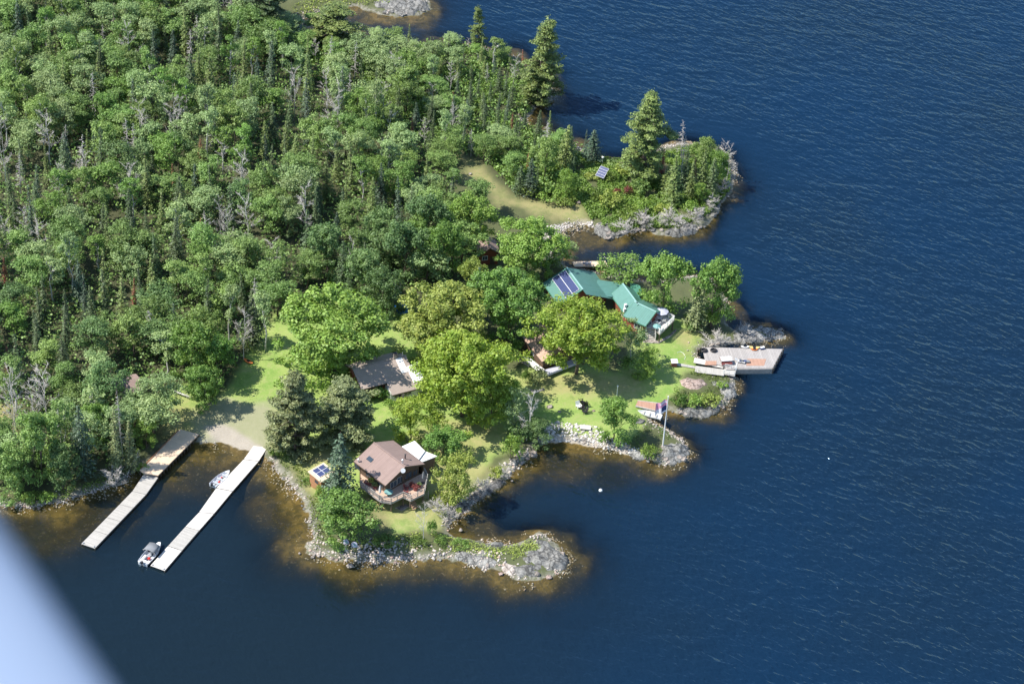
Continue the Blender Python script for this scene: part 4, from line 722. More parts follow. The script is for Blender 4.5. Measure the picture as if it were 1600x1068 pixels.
def railing(o, pts_, h=1.0, posts=1.6, mat='timber_grey', rails=3, name='railing'):
    rl = MB(); ps = []
    for a, b in zip(pts_[:-1], pts_[1:]):
        L = math.dist(a, b); n = max(1, round(L/posts)); A = Vector(a); B = Vector(b)
        for k in range(rails): z = h*(1-k/rails); rl.bar(A+Vector((0, 0, z)), B+Vector((0, 0, z)), .10 if k == 0 else .05, .05 if k == 0 else .09)
        for i in range(n+(1 if b is pts_[-1] else 0)): ps.append(A.lerp(B, i/n))
    ro = rl.build(name, M[mat], o)
    for p in ps: MB().box((p.x, p.y, p.z+h/2-.03), (.11, .11, h+.12)).build('post', M[mat], ro)
def chair(x, y, z, rz, mat, label, name='deck_chair', group=None, sc=1.0):
    o = thing(name, label, 'chair', (x, y, z), rz, group); o.scale = (sc,)*3
    MB().slab([(-.3, -.3, .40), (.3, -.3, .40), (.3, .3, .33), (-.3, .3, .33)], .05).build('seat', M[mat], o)
    bk = MB()
    for k in range(5): bk.bar((-.26+k*.13, .28, .33), (-.3+k*.15, .55, 1.0), .11, .03)
    bk.build('backrest', M[mat], o)
    for s in (-1, 1):
        MB().box((s*.34, -.02, .58), (.12, .66, .04)).build('armrest', M[mat], o); MB().box((s*.32, -.27, .28), (.06, .08, .56)).build('leg', M[mat], o); MB().bar((s*.32, .3, .56), (s*.32, .36, 0), .06, .08).build('leg', M[mat], o)
    return o
def parasol(x, y, z, mat, label, closed=True, h=2.5, r_=1.4):
    o = thing('parasol', label, 'parasol', (x, y, z)); MB().tube([(0, 0, 0), (0, 0, h)], .035).build('pole', M['steel'], o); MB().lathe([(.3, 0), (.3, .06), (.06, .12)]).build('base', M['dark_metal'], o)
    if closed: MB().lathe([(.16, h*.38), (.24, h*.45), (.19, h*.7), (.12, h*.9), (.03, h+.05)], n=8).build('canopy', M[mat], o)
    else: MB().lathe([(r_, h-.42), (r_*.97, h-.36), (r_*.5, h-.12), (.04, h+.08)], n=8).build('canopy', M[mat], o)
    return o
def rtable(x, y, z, mat, label, r_=.6, h=.72):
    o = thing('table', label, 'table', (x, y, z)); MB().lathe([(r_, h-.03), (r_, h)], n=16).build('tabletop', M[mat], o); MB().tube([(0, 0, 0), (0, 0, h-.03)], .04).build('pedestal', M['dark_metal'], o); MB().lathe([(.25, 0), (.25, .03)]).build('foot', M['dark_metal'], o); return o
def planter(x, y, z, label, mat='leaf_red', s=.5, rk=0):
    o = thing('potted_plant', label, 'plant', (x, y, z)); MB().lathe([(s*.45, 0), (s*.6, s*.7), (s*.52, s*.7), (s*.5, s*.6)], n=10).build('pot', M['maroon'], o)
    f = link_mesh('foliage', SHR[rk % len(SHR)][0], o, M[mat]); f.location = (0, 0, s*.55); f.scale = (s*.55, s*.55, s*.8); return o
def hull(name, L, B, D, mat, o, floor='alu'):
    n = 12; outer = []; inner = []; vs = []
    for i in range(n+1):
        t_ = i/n; hb = B/2*(.86+.14*math.sin(math.pi*min(t_*1.3, 1)))*(1-max(0, (t_-.5)/.5)**2.4); hb = max(hb, .02); k = D*.85*max(0, (t_-.72)/.28)**2.2; zg = D+.16*max(0, t_-.4)**1.5; y = -L/2+L*t_
        for s, q in ((-1, 1), (1, 1)): pass
        ring = [(-hb, y, zg), (-hb*.82, y, k+(zg-k)*.35), (0, y, k), (hb*.82, y, k+(zg-k)*.35), (hb, y, zg), (hb-.05 if hb > .08 else .005, y-.04*(i == n), zg), (max(hb*.82-.06, .004), y, k+(zg-k)*.38+.02), (0, y, k+.09), (-max(hb*.82-.06, .004), y, k+(zg-k)*.38+.02), (-(hb-.05) if hb > .08 else -.005, y-.04*(i == n), zg)]
        vs += ring
    fs = [(i*10+j, (i+1)*10+j, (i+1)*10+(j+1) % 10, i*10+(j+1) % 10) for i in range(n) for j in range(10)]; fs += [tuple(range(9, -1, -1))]
    m = MB().add(vs, fs); m.box((0, -L/2+.03, D*.55), (B*.78, .08, D*.82)); ho = m.build(name, M[mat], o); return ho
def outboard(o, y, z, mat='black'):
    c = MB(); c.prism([(-.16, y-.42), (.16, y-.42), (.16, y-.05), (-.16, y-.05)], z+.15, lambda p: z+.62-(y-.05-p[1])*.2); m = c.build('outboard_motor', M[mat], o, .03); MB().box((0, y-.2, z-.15), (.09, .16, .62)).build('shaft', M['dark_metal'], m); MB().bar((0, y-.05, z+.42), (0, y+.45, z+.46), .05).build('tiller', M['black'], m)
def boat(px_st, px_bw, L, B, name, label, mat='alu', z=-.12, D=.55):
    a, b = P(*px_st, .3), P(*px_bw, .3); c = (a+b)/2; rz = math.atan2(b[1]-a[1], b[0]-a[0])-math.pi/2; return thing(name, label, 'boat', (c[0], c[1], z), rz), hull
def solar_rack(o, quad, nx, ny, name='solar_panel', lift=.10, fr=.035):
    """nx x ny panels on a quad of local 3D points (a->b is x, a->d is y)"""
    a, b, c, d = [Vector(q) for q in quad]; nrm = (b-a).cross(d-a).normalized(); nrm = nrm if nrm.z > 0 else -nrm
    def pt(u, v): return (a*(1-u)+b*u)*(1-v)+(d*(1-u)+c*u)*v+nrm*lift
    for i in range(nx):
        for j in range(ny):
            u0_, u1, v0, v1 = (i+.015)/nx, (i+.985)/nx, (j+.015)/ny, (j+.985)/ny; q = [pt(u0_, v0), pt(u1, v0), pt(u1, v1), pt(u0_, v1)]
            po = MB().slab([tuple(p+nrm*.012) for p in q], .03).build(name, M['solar'], o); f = MB()
            for k in range(4): f.bar(q[k], q[(k+1) % 4], fr, .06)
            f.build('frame', M['white_paint'], po)

# ------------------------------------------------------------------ brown house with the angular deck
g = gz(*P(605, 735, 1.5)[:2]); Z1, Z2 = 6.3, 4.5
a, b, L, rz = frame((584, 691), (633.5, 728.5), Z1, g)
hA = thing('house', 'brown shingled gable house with an angular raised deck facing the bay', 'house', (a[0], a[1], g), rz)
el = [loc_of(hA, P(x, y, g+Z2)) for x, y in ((548, 717), (597, 754), (664, 725))]; hl = -(el[0][0]+el[1][0])/2; hr = el[2][0]; print('houseA', L, hl, hr, el)
hr = min(max(hr, 3.0), 7); ylo = min(0, el[1][1])
roofA, wb = gable(hA, hl, hr, 0, L, Z1, Z2, Z2, 'shingle_brown', 'log_brown', .7)
for x, zc, w_, h_ in ((-hl*.45, 3.1, 1.4, 1.2), (-hl*.12, 3.3, 1.2, 1.3), (hr*.3, 3.2, 1.5, 1.3), (hr*.66, 3.0, 1.0, 1.1)): window(hA, x, wb[2], zc, w_, h_, 'front', 'timber_grey' if x < 0 else 'fascia')
door(hA, hr*.05+.1, wb[2], 2.05, .95, 2.0)
for y in (2, 5, 8): window(hA, wb[0], y, 3.2, 1.4, 1.1, 'left', 'fascia')
sk = MB().slab([(-hl*.66, L-2.6, Z2+(Z1-Z2)*.34+.08), (-hl*.66, L-1.4, Z2+(Z1-Z2)*.34+.08), (-hl*.50, L-1.4, Z2+(Z1-Z2)*.5+.08), (-hl*.50, L-2.6, Z2+(Z1-Z2)*.5+.08)], .06).build('skylight', M['glass'], roofA)
for x, y, s, mt in ((hr*.03, .9, .9, 'steel'), (-hl*.92, L-.8, .7, 'steel'), (hr*.45, 2.3, .9, 'dark_metal')):
    zz = Z1-(Z1-Z2)*abs(x)/(hl if x < 0 else hr); v = MB().tube([(x, y, zz-.2), (x, y, zz+s)], .11).build('vent_pipe', M[mt], roofA); MB().lathe([(.2, s), (.02, s+.14)], (x, y, zz), 10).build('cap', M[mt], v)
ds_ = MB(); ds_.lathe([(.02, 0), (.28, .06), (.42, .16)], n=14); dob = ds_.build('satellite_dish', M['white_paint'], roofA); dob.location = (-hl*.18, -.25, Z1-.25); dob.rotation_euler = (R(60), 0, R(-30))
# annex with white roof sheets
q = px_local(hA, [(648, 688), (664, 704), (651, 722), (621, 700)], 3.6); MB().slab(q, .12).build('annex_roof', M['metal_white'], hA); 
q2 = px_local(hA, [(661, 703), (683, 712), (660, 721), (655, 718)], 3.3); MB().slab(q2, .12).build('annex_roof', M['metal_white'], hA)
cc = np.mean([q[i][:2] for i in range(4)], 0); wq = [(cc[0]+(p[0]-cc[0])*.9, cc[1]+(p[1]-cc[1])*.9) for p in q]; MB().prism(wq, 0, 3.46).build('annex_wall', M['log_brown'], hA)
cc = np.mean([p[:2] for p in q2], 0); wq = [(cc[0]+(p[0]-cc[0])*.82, cc[1]+(p[1]-cc[1])*.82) for p in q2]; MB().prism(wq, 0, 3.15).build('annex_wall', M['log_brown'], hA)
# deck
DZ = 2.1; dk = thing('wooden_deck', 'angular raised wooden deck wrapping the brown house on the lake side', 'deck', (a[0], a[1], g), rz)
rim = px_local(dk, [(563, 758), (592, 780), (596, 782), (611, 784.5), (630, 775), (642, 780.5), (663, 770), (668, 748), (663, 738)], DZ); inn = [(wb[1], wb[2]-.02, DZ), (wb[0], wb[2]-.02, DZ), (wb[0]-.02, min(8.0, L-1), DZ)]
poly = [(p[0], p[1]) for p in rim]+[(p[0], p[1]) for p in inn]
MB().prism(poly, DZ-.18, DZ).build('deck_floor', M['boards_deck'], dk); railing(dk, [(p[0], p[1], DZ) for p in rim], 1.0, 1.5, 'timber_grey', 3); fs = MB()
for p, q_ in zip(rim[:-1], rim[1:]): fs.bar((p[0], p[1], DZ-.2), (q_[0], q_[1], DZ-.2), .06, .38)
fs.build('rim_board', M['boards_old'], dk)
for p in rim[1:]: MB().box((p[0]*.96, p[1]*.94, DZ/2-.1), (.18, .18, DZ-.2)).build('support_post', M['timber'], dk)
st_ = MB(); p0 = px_local(dk, [(641, 782)], 1.0)[0]
for k in range(6): st_.box((p0[0], p0[1]-.25*k, DZ-.3-.3*k), (1.1, .28, .05))
st_.build('steps', M['boards_red'], dk)
def on(px, py, z): q = P(px, py, z); return q[0], q[1], z
zd = g+DZ+.01
parasol(*on(593.5, 776, zd), 'canvas_white', 'closed white parasol at the left corner of the brown house deck'); parasol(*on(661, 754, zd), 'canvas_grey', 'closed grey parasol at the right end of the brown house deck')
rtable(*on(607, 773, zd), 'teal', 'round teal table beside the closed white parasol', .75)
for x, y, r_, lb in ((635, 764, .6, 'dark red deck chair in the middle of the brown house deck'), (634, 771, 2.2, 'dark red deck chair close to the railing notch of the brown house deck'), (573, 757, 1.0, 'dark red deck chair on the left walkway of the brown house deck')): chair(*on(x, y, zd), rz+r_, 'maroon', lb)
for x, y, mt, s, lb in ((643, 760, 'leaf_red', .65, 'dark red potted plant in the right half of the brown house deck'), (649, 765, 'leaf_red', .75, 'largest dark red potted plant by the right railing of the brown house deck'), (655, 760, 'leaf_pale', .6, 'pale potted plant by the right railing of the brown house deck'), (580, 757, 'leaf_olive', .8, 'yellowish potted plant on the left walkway under the eave'), (586, 762, 'leaf_pale', .7, 'pale green potted plant on the left walkway, nearest the corner')): planter(*on(x, y, zd), lb, mt, s, x)
tr_ = G(665, 781); o = thing('garden_trellis', 'bare wooden trellis standing right of the brown house deck', 'trellis', tr_, .6)
for s in (-.5, .5): MB().box((s, 0, .9), (.08, .08, 1.8)).build('post', M['timber_grey'], o)
x_ = MB(); [x_.box((0, 0, .4+.35*k), (1.0, .05, .05)) for k in range(4)]; x_.build('rail', M['timber_grey'], o)

# ------------------------------------------------------------------ orange shed with solar roof
g = gz(*P(500, 760, 1)[:2]); a = P(482, 736, g+2.9); bq = P(501.5, 752, g+2.9); d = bq-a; rzs = math.atan2(d[1], d[0])+math.pi/2
sh = thing('shed', 'small orange wooden shed with solar panels on its flat roof', 'shed', (bq[0], bq[1], g), rzs); Ls = math.hypot(d[0], d[1])
MB().prism([(.15, .15), (2.9, .15), (2.9, Ls-.15), (.15, Ls-.15)], -.2, lambda p: 2.75+p[0]*.06).build('wall', M['wood_orange'], sh)
rf = MB().slab([(-.1, -.1, 2.9), (3.3, -.1, 3.1), (3.3, Ls+.1, 3.1), (-.1, Ls+.1, 2.9)], .14).build('roof', M['boards_tan'], sh)
solar_rack(rf, [(.5, .9, 2.93), (2.9, .9, 3.07), (2.9, Ls-.3, 3.07), (.5, Ls-.3, 2.93)], 2, 2, lift=.09)
window(sh, .15, Ls*.40, 1.9, .8, .6, 'left', 'fascia'); door(sh, 1.5, .15, 0, .9, 2.0, 'front', 'grey_wall')
# ------------------------------------------------------------------ grey cottage
g = gz(*P(600, 595, 1)[:2]); a = P(551, 576, g+4.6); bq = P(634, 555, g+4.6); d = bq-a; rzc = math.atan2(d[1], d[0]); LC = math.hypot(d[0], d[1])
ct = thing('cottage', 'tan roofed cottage half shaded by the big maple on the lawn', 'house', (a[0], a[1], g), rzc)
ev = px_local(ct, [(566, 608), (604, 598), (616, 610.5), (651, 601)], 2.9); print('cottage', LC, ev)
ya = (ev[0][1]+ev[1][1])/2; yb = (ev[2][1]+ev[3][1])/2; xm = ev[1][0]; xe = max(ev[3][0], LC)
ye = min(ya, -4.0); yb = min(yb, ye-1.2)
sl = (4.6-2.9)/(-ye)
rc = MB().slab([(0, 0, 4.6), (0, ye, 2.9), (xm, ye, 2.9), (xm, 0, 4.6)], .14).build('roof', M['shingle_tan'], ct)
MB().slab([(xm+.002, 0, 4.601), (xm+.002, yb, 4.6+sl*yb*.93), (xe, yb, 4.6+sl*yb*.93), (xe, 0, 4.601)], .14).build('roof_slope', M['shingle_tan'], rc)
MB().slab([(0, .003, 4.6), (xe, .003, 4.6), (xe, 3.6, 3.0), (0, 3.6, 3.0)], .14).build('roof_slope', M['shingle_tan'], rc); MB().bar((-.05, 0, 4.64), (xe+.05, 0, 4.64), .24, .08).build('ridge_cap', M['shingle_tan'], rc)
fs = MB(); fs.bar((-.03, 0, 4.48), (-.03, ye, 2.78), .05, .25); fs.bar((0, ye-.03, 2.78), (xm, ye-.03, 2.78), .05, .22); fs.bar((xm, yb-.03, 4.45+sl*yb*.93), (xe, yb-.03, 4.45+sl*yb*.93), .05, .22); fs.bar((-.03, 0.05, 4.48), (-.03, 3.6, 2.9), .05, .25); fs.build('fascia', M['fascia'], rc)
def zc_(y): return 4.6+sl*y-.18 if y < 0 else 4.6-y*.444-.18
MB().prism([(.6, ye+.7), (xm, ye+.7), (xm, 3.1), (.6, 3.1)], -.2, lambda p: zc_(p[1])).build('wall', M['wood_red'], ct)
MB().prism([(xm+.01, yb+.5), (xe-.3, yb+.5), (xe-.3, 3.1), (xm+.01, 3.1)], -.2, lambda p: 4.6+sl*p[1]*.93-.18 if p[1] < 0 else zc_(p[1])).build('wall', M['white_wall'], ct)
for x in (1.9, 3.7): window(ct, x, ye+.7, 1.3, 1.1, 1.3, 'front', 'fascia')
window(ct, xm+1.3, yb+.5, 1.3, 1.4, 1.0); window(ct, xm+3.2, yb+.5, 1.3, 1.4, 1.0); window(ct, xm+.01, (yb+ye)/2+.6, 1.3, .8, 1.0, 'left')
door(ct, .6, -1.5, 0, .9, 2.0, 'left', 'wood_orange')
ch = MB().box((xe*.80, .15, 4.9), (.7, .7, 1.3)).build('chimney', M['rock_pale'], rc); MB().box((xe*.80, .15, 5.6), (.5, .5, .15)).build('flue', M['dark_metal'], ch)
for sx in (.93,): MB().tube([(xe*sx, -.1, 4.4), (xe*sx, -.1, 5.6)], .07).build('vent_pipe', M['steel'], rc)
q = px_local(ct, [(631, 553), (640, 552), (646, 563), (638, 566)], 4.2); wr = thing('roof_addition', 'low addition with bright white roof sheets at the right end of the tan cottage', 'house', (ct.location.x, ct.location.y, g), rzc)
q = [(xe-2.1, -.2, 4.62), (xe-.9, -.2, 4.62), (xe-.9, -3.1, 3.36), (xe-2.1, -3.1, 3.36)]; q = [(x, y, 4.6+sl*y*.93+.09) for x, y, z in q]; MB().slab(q, .04).build('roof_sheet', M['metal_white'], wr)
q = [(xe-.85, -2.2), (xe+1.4, -1.8), (xe+1.2, -5.2), (xe-.85, -5.4)]; MB().slab([(x, y, 4.6+sl*y*.93+.12) for x, y in q], .04).build('roof_sheet', M['metal_white'], wr); MB().prism([(xe+.02, -5), (xe+1.1, -5), (xe+1.3, -2), (xe+.02, -2)], -.2, 2.5).build('wall', M['white_wall'], wr)
q = G(630, 628); chair(q[0], q[1], q[2], rzc+2.6, 'red', 'bright red garden chair in front of the tan cottage', 'garden_chair', sc=1.5)

# ------------------------------------------------------------------ green-roofed house, three wings
g = gz(*P(930, 455, 1)[:2])
a, b, L, rz1 = frame((885.6, 418), (910.6, 452), 4.9, g)
hE = thing('house', 'green metal roofed house with three joined wings and rooftop solar panels', 'house', (a[0], a[1], g), rz1)
e = px_local(hE, [(849.4, 443), (870.6, 474), (927.5, 424)], 2.4); hl = -(e[0][0]+e[1][0])/2; hr = e[2][0]; print('wing1', L, hl, hr, e)
hl = min(max(hl, 3.5), 8); hr = min(max(hr, 3.5), 8)
r1_, wb1 = gable(hE, hl, hr, 0, L, 4.9, 2.4, 2.4, 'metal_green', 'wood_red', .6, cap='ridge_green', fascia='metal_green2', right_y=(-1.6, L))
k = 2.5/hl
def onl(x, y): return (x, y, 4.9+x*k+.02)
solar_rack(r1_, [onl(-hl*.66, .3), onl(-hl*.10, .3), onl(-hl*.10, L-.4), onl(-hl*.66, L-.4)][0:4], 2, 1, lift=.12, fr=.05)
for y in (L*.3, L*.7): window(hE, wb1[0], y, 1.3, 1.3, .9, 'left')
window(hE, -hl*.4, wb1[2], 1.6, 1.3, 1.1)
# middle wing
a2 = loc_of(hE, P(993, 470, g+4.7)); b2 = loc_of(hE, P(973, 443, g+4.7)); l2 = [loc_of(hE, P(x, y, g+2.8)) for x, y in ((952, 457), (971, 483))]; print('wing2', a2, b2, l2)
def oriented(a_, b_, l_, zr, ze, mroof, hrf=1.0, rot_matr=None, yoff=0, name='wing', cap='ridge_green', fr=0.0):
    d_ = Vector((b_[0]-a_[0], b_[1]-a_[1])); Lw = d_.length; d_.normalize(); xr = Vector((d_.y, -d_.x)); hh = abs(np.mean([(p[0]-a_[0])*xr.x+(p[1]-a_[1])*xr.y for p in l_])); rr = math.atan2(d_.y, d_.x)-math.pi/2
    tmp = bpy.data.objects.new('wing', None); C.objects.link(tmp); tmp.parent = hE; tmp.location = (a_[0], a_[1], 0); tmp.rotation_euler = (0, 0, rr)
    # children are built in wing space, then re-parented to the house so that the thing stays two levels deep
    ro, wbx = gable(tmp, hh, hh*hrf, -fr, Lw, zr, ze, ze, mroof, 'wood_red', .5, cap=cap, fascia='metal_green2', matr=rot_matr)
    print('wing', Lw, hh); return tmp, ro, hh, Lw, wbx
t2, ro2, hh2, L2, wb2 = oriented(a2, b2, l2, 4.7, 2.8, 'metal_green', 1.0, 'metal_green2', fr=1.2)
vp = MB().box((-hh2*.75, .4, 3.7), (.45, .45, .8)).build('chimney', M['white_paint'], ro2); MB().box((-hh2*.95, -.3, 3.3), (.4, .4, .8)).build('chimney', M['white_paint'], ro2)
# link roof between wing one and wing two
q = px_local(hE, [(934, 437), (975, 443), (957, 464), (926, 462)], 2.9); lk_ = MB().slab([(p[0], p[1], 2.95) for p in q], .12).build('link_roof', M['metal_green'], hE)
q = px_local(hE, [(985, 441), (1000, 446), (1004, 460), (996, 464), (985, 452)], 2.5); MB().slab([(p[0], p[1], 2.5) for p in q], .12).build('porch_roof', M['metal_green2'], hE)
a3 = loc_of(hE, P(1025, 487, g+4.7)); b3 = loc_of(hE, P(990.6, 471, g+4.7)); l3 = [loc_of(hE, P(x, y, g+3.3)) for x, y in ((958, 490), (1002.5, 502))]
t3, ro3, hh3, L3, wb3 = oriented(a3, b3, l3, 4.7, 3.3, 'metal_green')
window(t3, -hh3*.4, wb3[2], 2.2, 1.6, 1.2); window(t3, wb3[0], L3*.4, 2.0, 1.4, 1.1, 'left'); window(t2, wb2[0], 1.2, 1.5, 1.2, 1.1, 'left')
bpy.context.view_layer.update()
for tmp in (t2, t3):
    for ch_ in list(tmp.children):
        mw = tmp.matrix_basis.copy() @ ch_.matrix_basis; ch_.parent = hE; ch_.matrix_parent_inverse = Matrix(); ch_.matrix_basis = mw
    bpy.data.objects.remove(tmp)
# white deck with stairs
gd = gz(*P(1035, 515, 1)[:2]); pc = P(1031, 520, gd+2.0); de = thing('wooden_deck', 'raised pale deck with white railing and stairs at the end of the green roofs', 'deck', (pc[0], pc[1], gd), 0.25)
rim = px_local(de, [(1009, 510), (1016, 497), (1036, 491.5), (1053, 500), (1031, 521.5), (1023, 513)], 2.0); MB().prism([(p[0], p[1]) for p in rim], 1.84, 2.0).build('deck_floor', M['boards_pale'], de)
railing(de, [tuple(rim[i]) for i in (2, 3, 4, 5)], 1.0, 1.4, 'white_paint', 4); fs = MB()
for p, q_ in ((rim[2], rim[3]), (rim[3], rim[4]), (rim[4], rim[5])): fs.bar((p[0], p[1], 1.85), (q_[0], q_[1], 1.85), .06, .34)
fs.build('rim_board', M['boards_old'], de)
for i in (2, 3, 4): MB().box((rim[i][0]*.93, rim[i][1]*.93, .9), (.18, .18, 1.85)).build('support_post', M['timber'], de)
tl, tr2 = rim[0], rim[5]; bl = loc_of(de, G(1008.5, 531)); br_ = loc_of(de, G(1024, 532.5)); st_ = MB(); nst = 8
for k in range(nst):
    f = (k+.5)/nst; A = [tl[i]*(1-f)+bl[i]*f for i in range(2)]; B = [tr2[i]*(1-f)+br_[i]*f for i in range(2)]; st_.bar((A[0], A[1], 2.0*(1-f)+.02), (B[0], B[1], 2.0*(1-f)+.02), .30, .06)
so_ = st_.build('stairs', M['boards_pale'], de); sg = MB(); sg.bar((tl[0], tl[1], 1.85), (bl[0], bl[1], .05), .07, .3); sg.bar((tr2[0], tr2[1], 1.85), (br_[0], br_[1], .05), .07, .3); sg.build('stringer', M['boards_old'], so_)
for A, B in ((tl, bl), (tr2, br_)):
    h = MB(); h.bar((A[0], A[1], 2.95), (B[0], B[1], 1.0), .08, .06); [h.box((A[0]*(1-f)+B[0]*f, A[1]*(1-f)+B[1]*f, 2*(1-f)+.45), (.08, .08, .95)) for f in (0.02, .5, .98)]; h.build('handrail', M['white_paint'], so_)
def slab_thing(name, label, cat, pxs, h, mat, base=0.0, bevel=0):
    g_ = [G(*p) for p in pxs]; c_ = np.mean(g_, 0); z = min(p[2] for p in g_); o = MB().prism([(p[0]-c_[0], p[1]-c_[1]) for p in g_], -.15, max(p[2] for p in g_)-z+h).build(name, M[mat], None, bevel); o.location = (c_[0], c_[1], z+base); return props(o, label, cat)
slab_thing('stone_landing', 'white stone landing at the foot of the white stairs', 'landing', [(1005, 531), (1028, 533), (1029.5, 537), (1004.5, 535.5)], .15, 'rock_pale', bevel=.04)
slab_thing('stone_edging', 'pale stone edging running along the deck of the green-roofed house', 'edging', [(1029.5, 533), (1046, 524), (1056, 515), (1057, 517.5), (1046, 527.5), (1030, 536.5)], .2, 'rock_pale', bevel=.04)
zd = gd+2.01; parasol(*on(1033, 497, zd), 'canvas_lilac', 'open lilac grey parasol on the pale deck', False, 2.0, 1.3); parasol(*on(1026, 515.5, zd), 'teal', 'small open pale blue parasol at the top of the white stairs', False, 1.3, .8)
rtable(*on(1030, 500, zd), 'canvas_white', 'round white table under the lilac parasol', .6); 
for x, y, r_, lb in ((1024, 499, 1, 'white deck chair next to the wall of the green-roofed house'), (1036, 503, 3.4, 'white deck chair near the right corner of the pale deck'), (1028, 507, 2.5, 'white deck chair in the open middle of the pale deck')): chair(*on(x, y, zd), r_, 'white_paint', lb)

# ------------------------------------------------------------------ other buildings
def small_gable(name, label, R1, R2, L1, L2, zr, ze, mroof, mwall, hrk=1.0, ex=True, over=.4):
    g_ = gz(*P(R2[0], R2[1], 1.5)[:2]); a_, b_, L_, r_ = frame(R1, R2, zr, g_); o_ = thing(name, label, 'house', (a_[0], a_[1], g_), r_); e_ = px_local(o_, [L1, L2], ze); hh = abs((e_[0][0]+e_[1][0])/2); print(name, L_, hh); hh = min(max(hh, 2), 6)
    ro_, w_ = gable(o_, hh, hh*hrk, 0, L_, zr, ze, ze, mroof, mwall, over); window(o_, -hh*.4, w_[2], ze-.9, 1.0, .9); door(o_, hh*.3, w_[2], 0, .9, 1.95); window(o_, w_[0], L_*.5, ze-1.1, 1.0, .8, 'left'); return o_
small_gable('cabin', 'cabin with pinkish shingle roof mostly hidden under the spreading maple', (846, 503), (880, 545), (815, 522), (843, 563), 3.9, 2.2, 'shingle_pink', 'log_brown')
small_gable('cabin', 'red-brown cabin with shaded roof behind the rounded maple', (757, 366), (766, 388), (742, 384), (750, 404), 4.2, 2.7, 'shingle_brown', 'wood_red')
small_gable('shed', 'brown roofed shed among the trees above the left dock', (182, 591), (170, 606), (176, 600), (166, 616), 3.6, 2.6, 'shingle_brown', 'log_brown', 1.0) if False else None
g = gz(*P(200, 610, 1.5)[:2]); a = P(178, 598, g+3.4); bq = P(218, 590, g+3.4); d = bq-a; o = thing('shed', 'brown roofed shed among the trees above the left dock', 'shed', (a[0], a[1], g), math.atan2(d[1], d[0])); Ls = math.hypot(d[0], d[1])
r_ = MB().slab([(0, 0, 3.4), (Ls, 0, 3.4), (Ls, -3.2, 2.3), (0, -3.2, 2.3)], .12).build('roof', M['shingle_brown'], o); MB().slab([(0, .003, 3.4), (0, 2.6, 2.4), (Ls, 2.6, 2.4), (Ls, .003, 3.4)], .12).build('roof_slope', M['shingle_brown'], r_); MB().prism([(.3, -2.8), (Ls-.3, -2.8), (Ls-.3, 2.2), (.3, 2.2)], -.2, lambda p: 2.28).build('wall', M['log_brown'], o); door(o, Ls/2, -2.8, 0, 1.2, 1.9)
q = G(621, 463); o = thing('outhouse', 'narrow white outhouse in the shade of the dark trees', 'shed', q, .35); MB().box((0, 0, 1.1), (1.2, 1.2, 2.4)).build('wall', M['white_wall'], o); MB().slab([(-.8, -.8, 2.35), (.8, -.8, 2.35), (.8, .8, 2.75), (-.8, .8, 2.75)], .1).build('roof', M['shingle_pink'], o); door(o, 0, -.6, 0, .8, 1.9, 'front', 'grey_wall')
q = G(630, 482); o = thing('tarp_covered_pile', 'crumpled blue tarp lying over a pile below the outhouse', 'tarp', q, .4); nn = 9; vs = []; r_ = np.random.default_rng(5)
for j in range(nn):
    for i in range(nn): u, v = i/(nn-1)*2-1, j/(nn-1)*2-1; vs.append((u*1.5, v*1.7, max(.02, .8*(1-abs(u)**1.6)*(1-abs(v)**2.4))+r_.normal()*.04))
m_ = MB().add(vs, [(j*nn+i, j*nn+i+1, (j+1)*nn+i+1, (j+1)*nn+i) for j in range(nn-1) for i in range(nn-1)]); m_.build('tarp', M['tarp'], o); MB().box((0, 0, .25), (2.0, 2.2, .45)).build('pile', M['timber'], o)

# ------------------------------------------------------------------ docks
def dock_prism(name, pxs, z, thick, mat, parent, zref=0):
    q = [loc_of(parent, P(x, y, z)) for x, y in pxs]; return MB().prism([(p[0], p[1]) for p in q], z-thick-parent.location.z, z-parent.location.z).build(name, M[mat], parent)
A = P(218, 734, .9); B = P(281, 670, .9); rz = math.atan2(B[1]-A[1], B[0]-A[0])-math.pi/2
d1 = thing('dock_platform', 'wide tan wooden platform on posts at the landward end of the left dock', 'dock', (A[0], A[1], 0), rz)
dock_prism('deck_floor', [(281, 670), (311, 678), (247, 742), (225, 739), (218, 734)], .95, .14, 'boards_tan', d1)
e0, e1 = [loc_of(d1, P(x, y, .9)) for x, y in ((247, 742), (311, 678))]; bm_ = MB(); bm_.bar((e0[0], e0[1], .72), (e1[0], e1[1], .72), .12, .22); f0, f1 = [loc_of(d1, P(x, y, .9)) for x, y in ((218, 735), (281, 670))]; bm_.bar((f0[0]+.1, f0[1], .72), (f1[0]+.1, f1[1], .72), .12, .22); bm_.build('beam', M['timber'], d1)
for i in range(15):
    f = i/14; MB().box((e0[0]*(1-f)+e1[0]*f-.08, e0[1]*(1-f)+e1[1]*f, 0), (.2, .2, 1.5)).build('post', M['timber'], d1)
for i in range(5):
    f = i/4; MB().box((f0[0]*(1-f)+f1[0]*f+.2, f0[1]*(1-f)+f1[1]*f, 0), (.2, .2, 1.5)).build('post', M['timber'], d1)
MB().bar((f0[0]+.02, f0[1]+.5, 1.05), (f1[0]+.02, f1[1]-.5, 1.05), .12, .12).build('kerb', M['wood_orange'], d1)
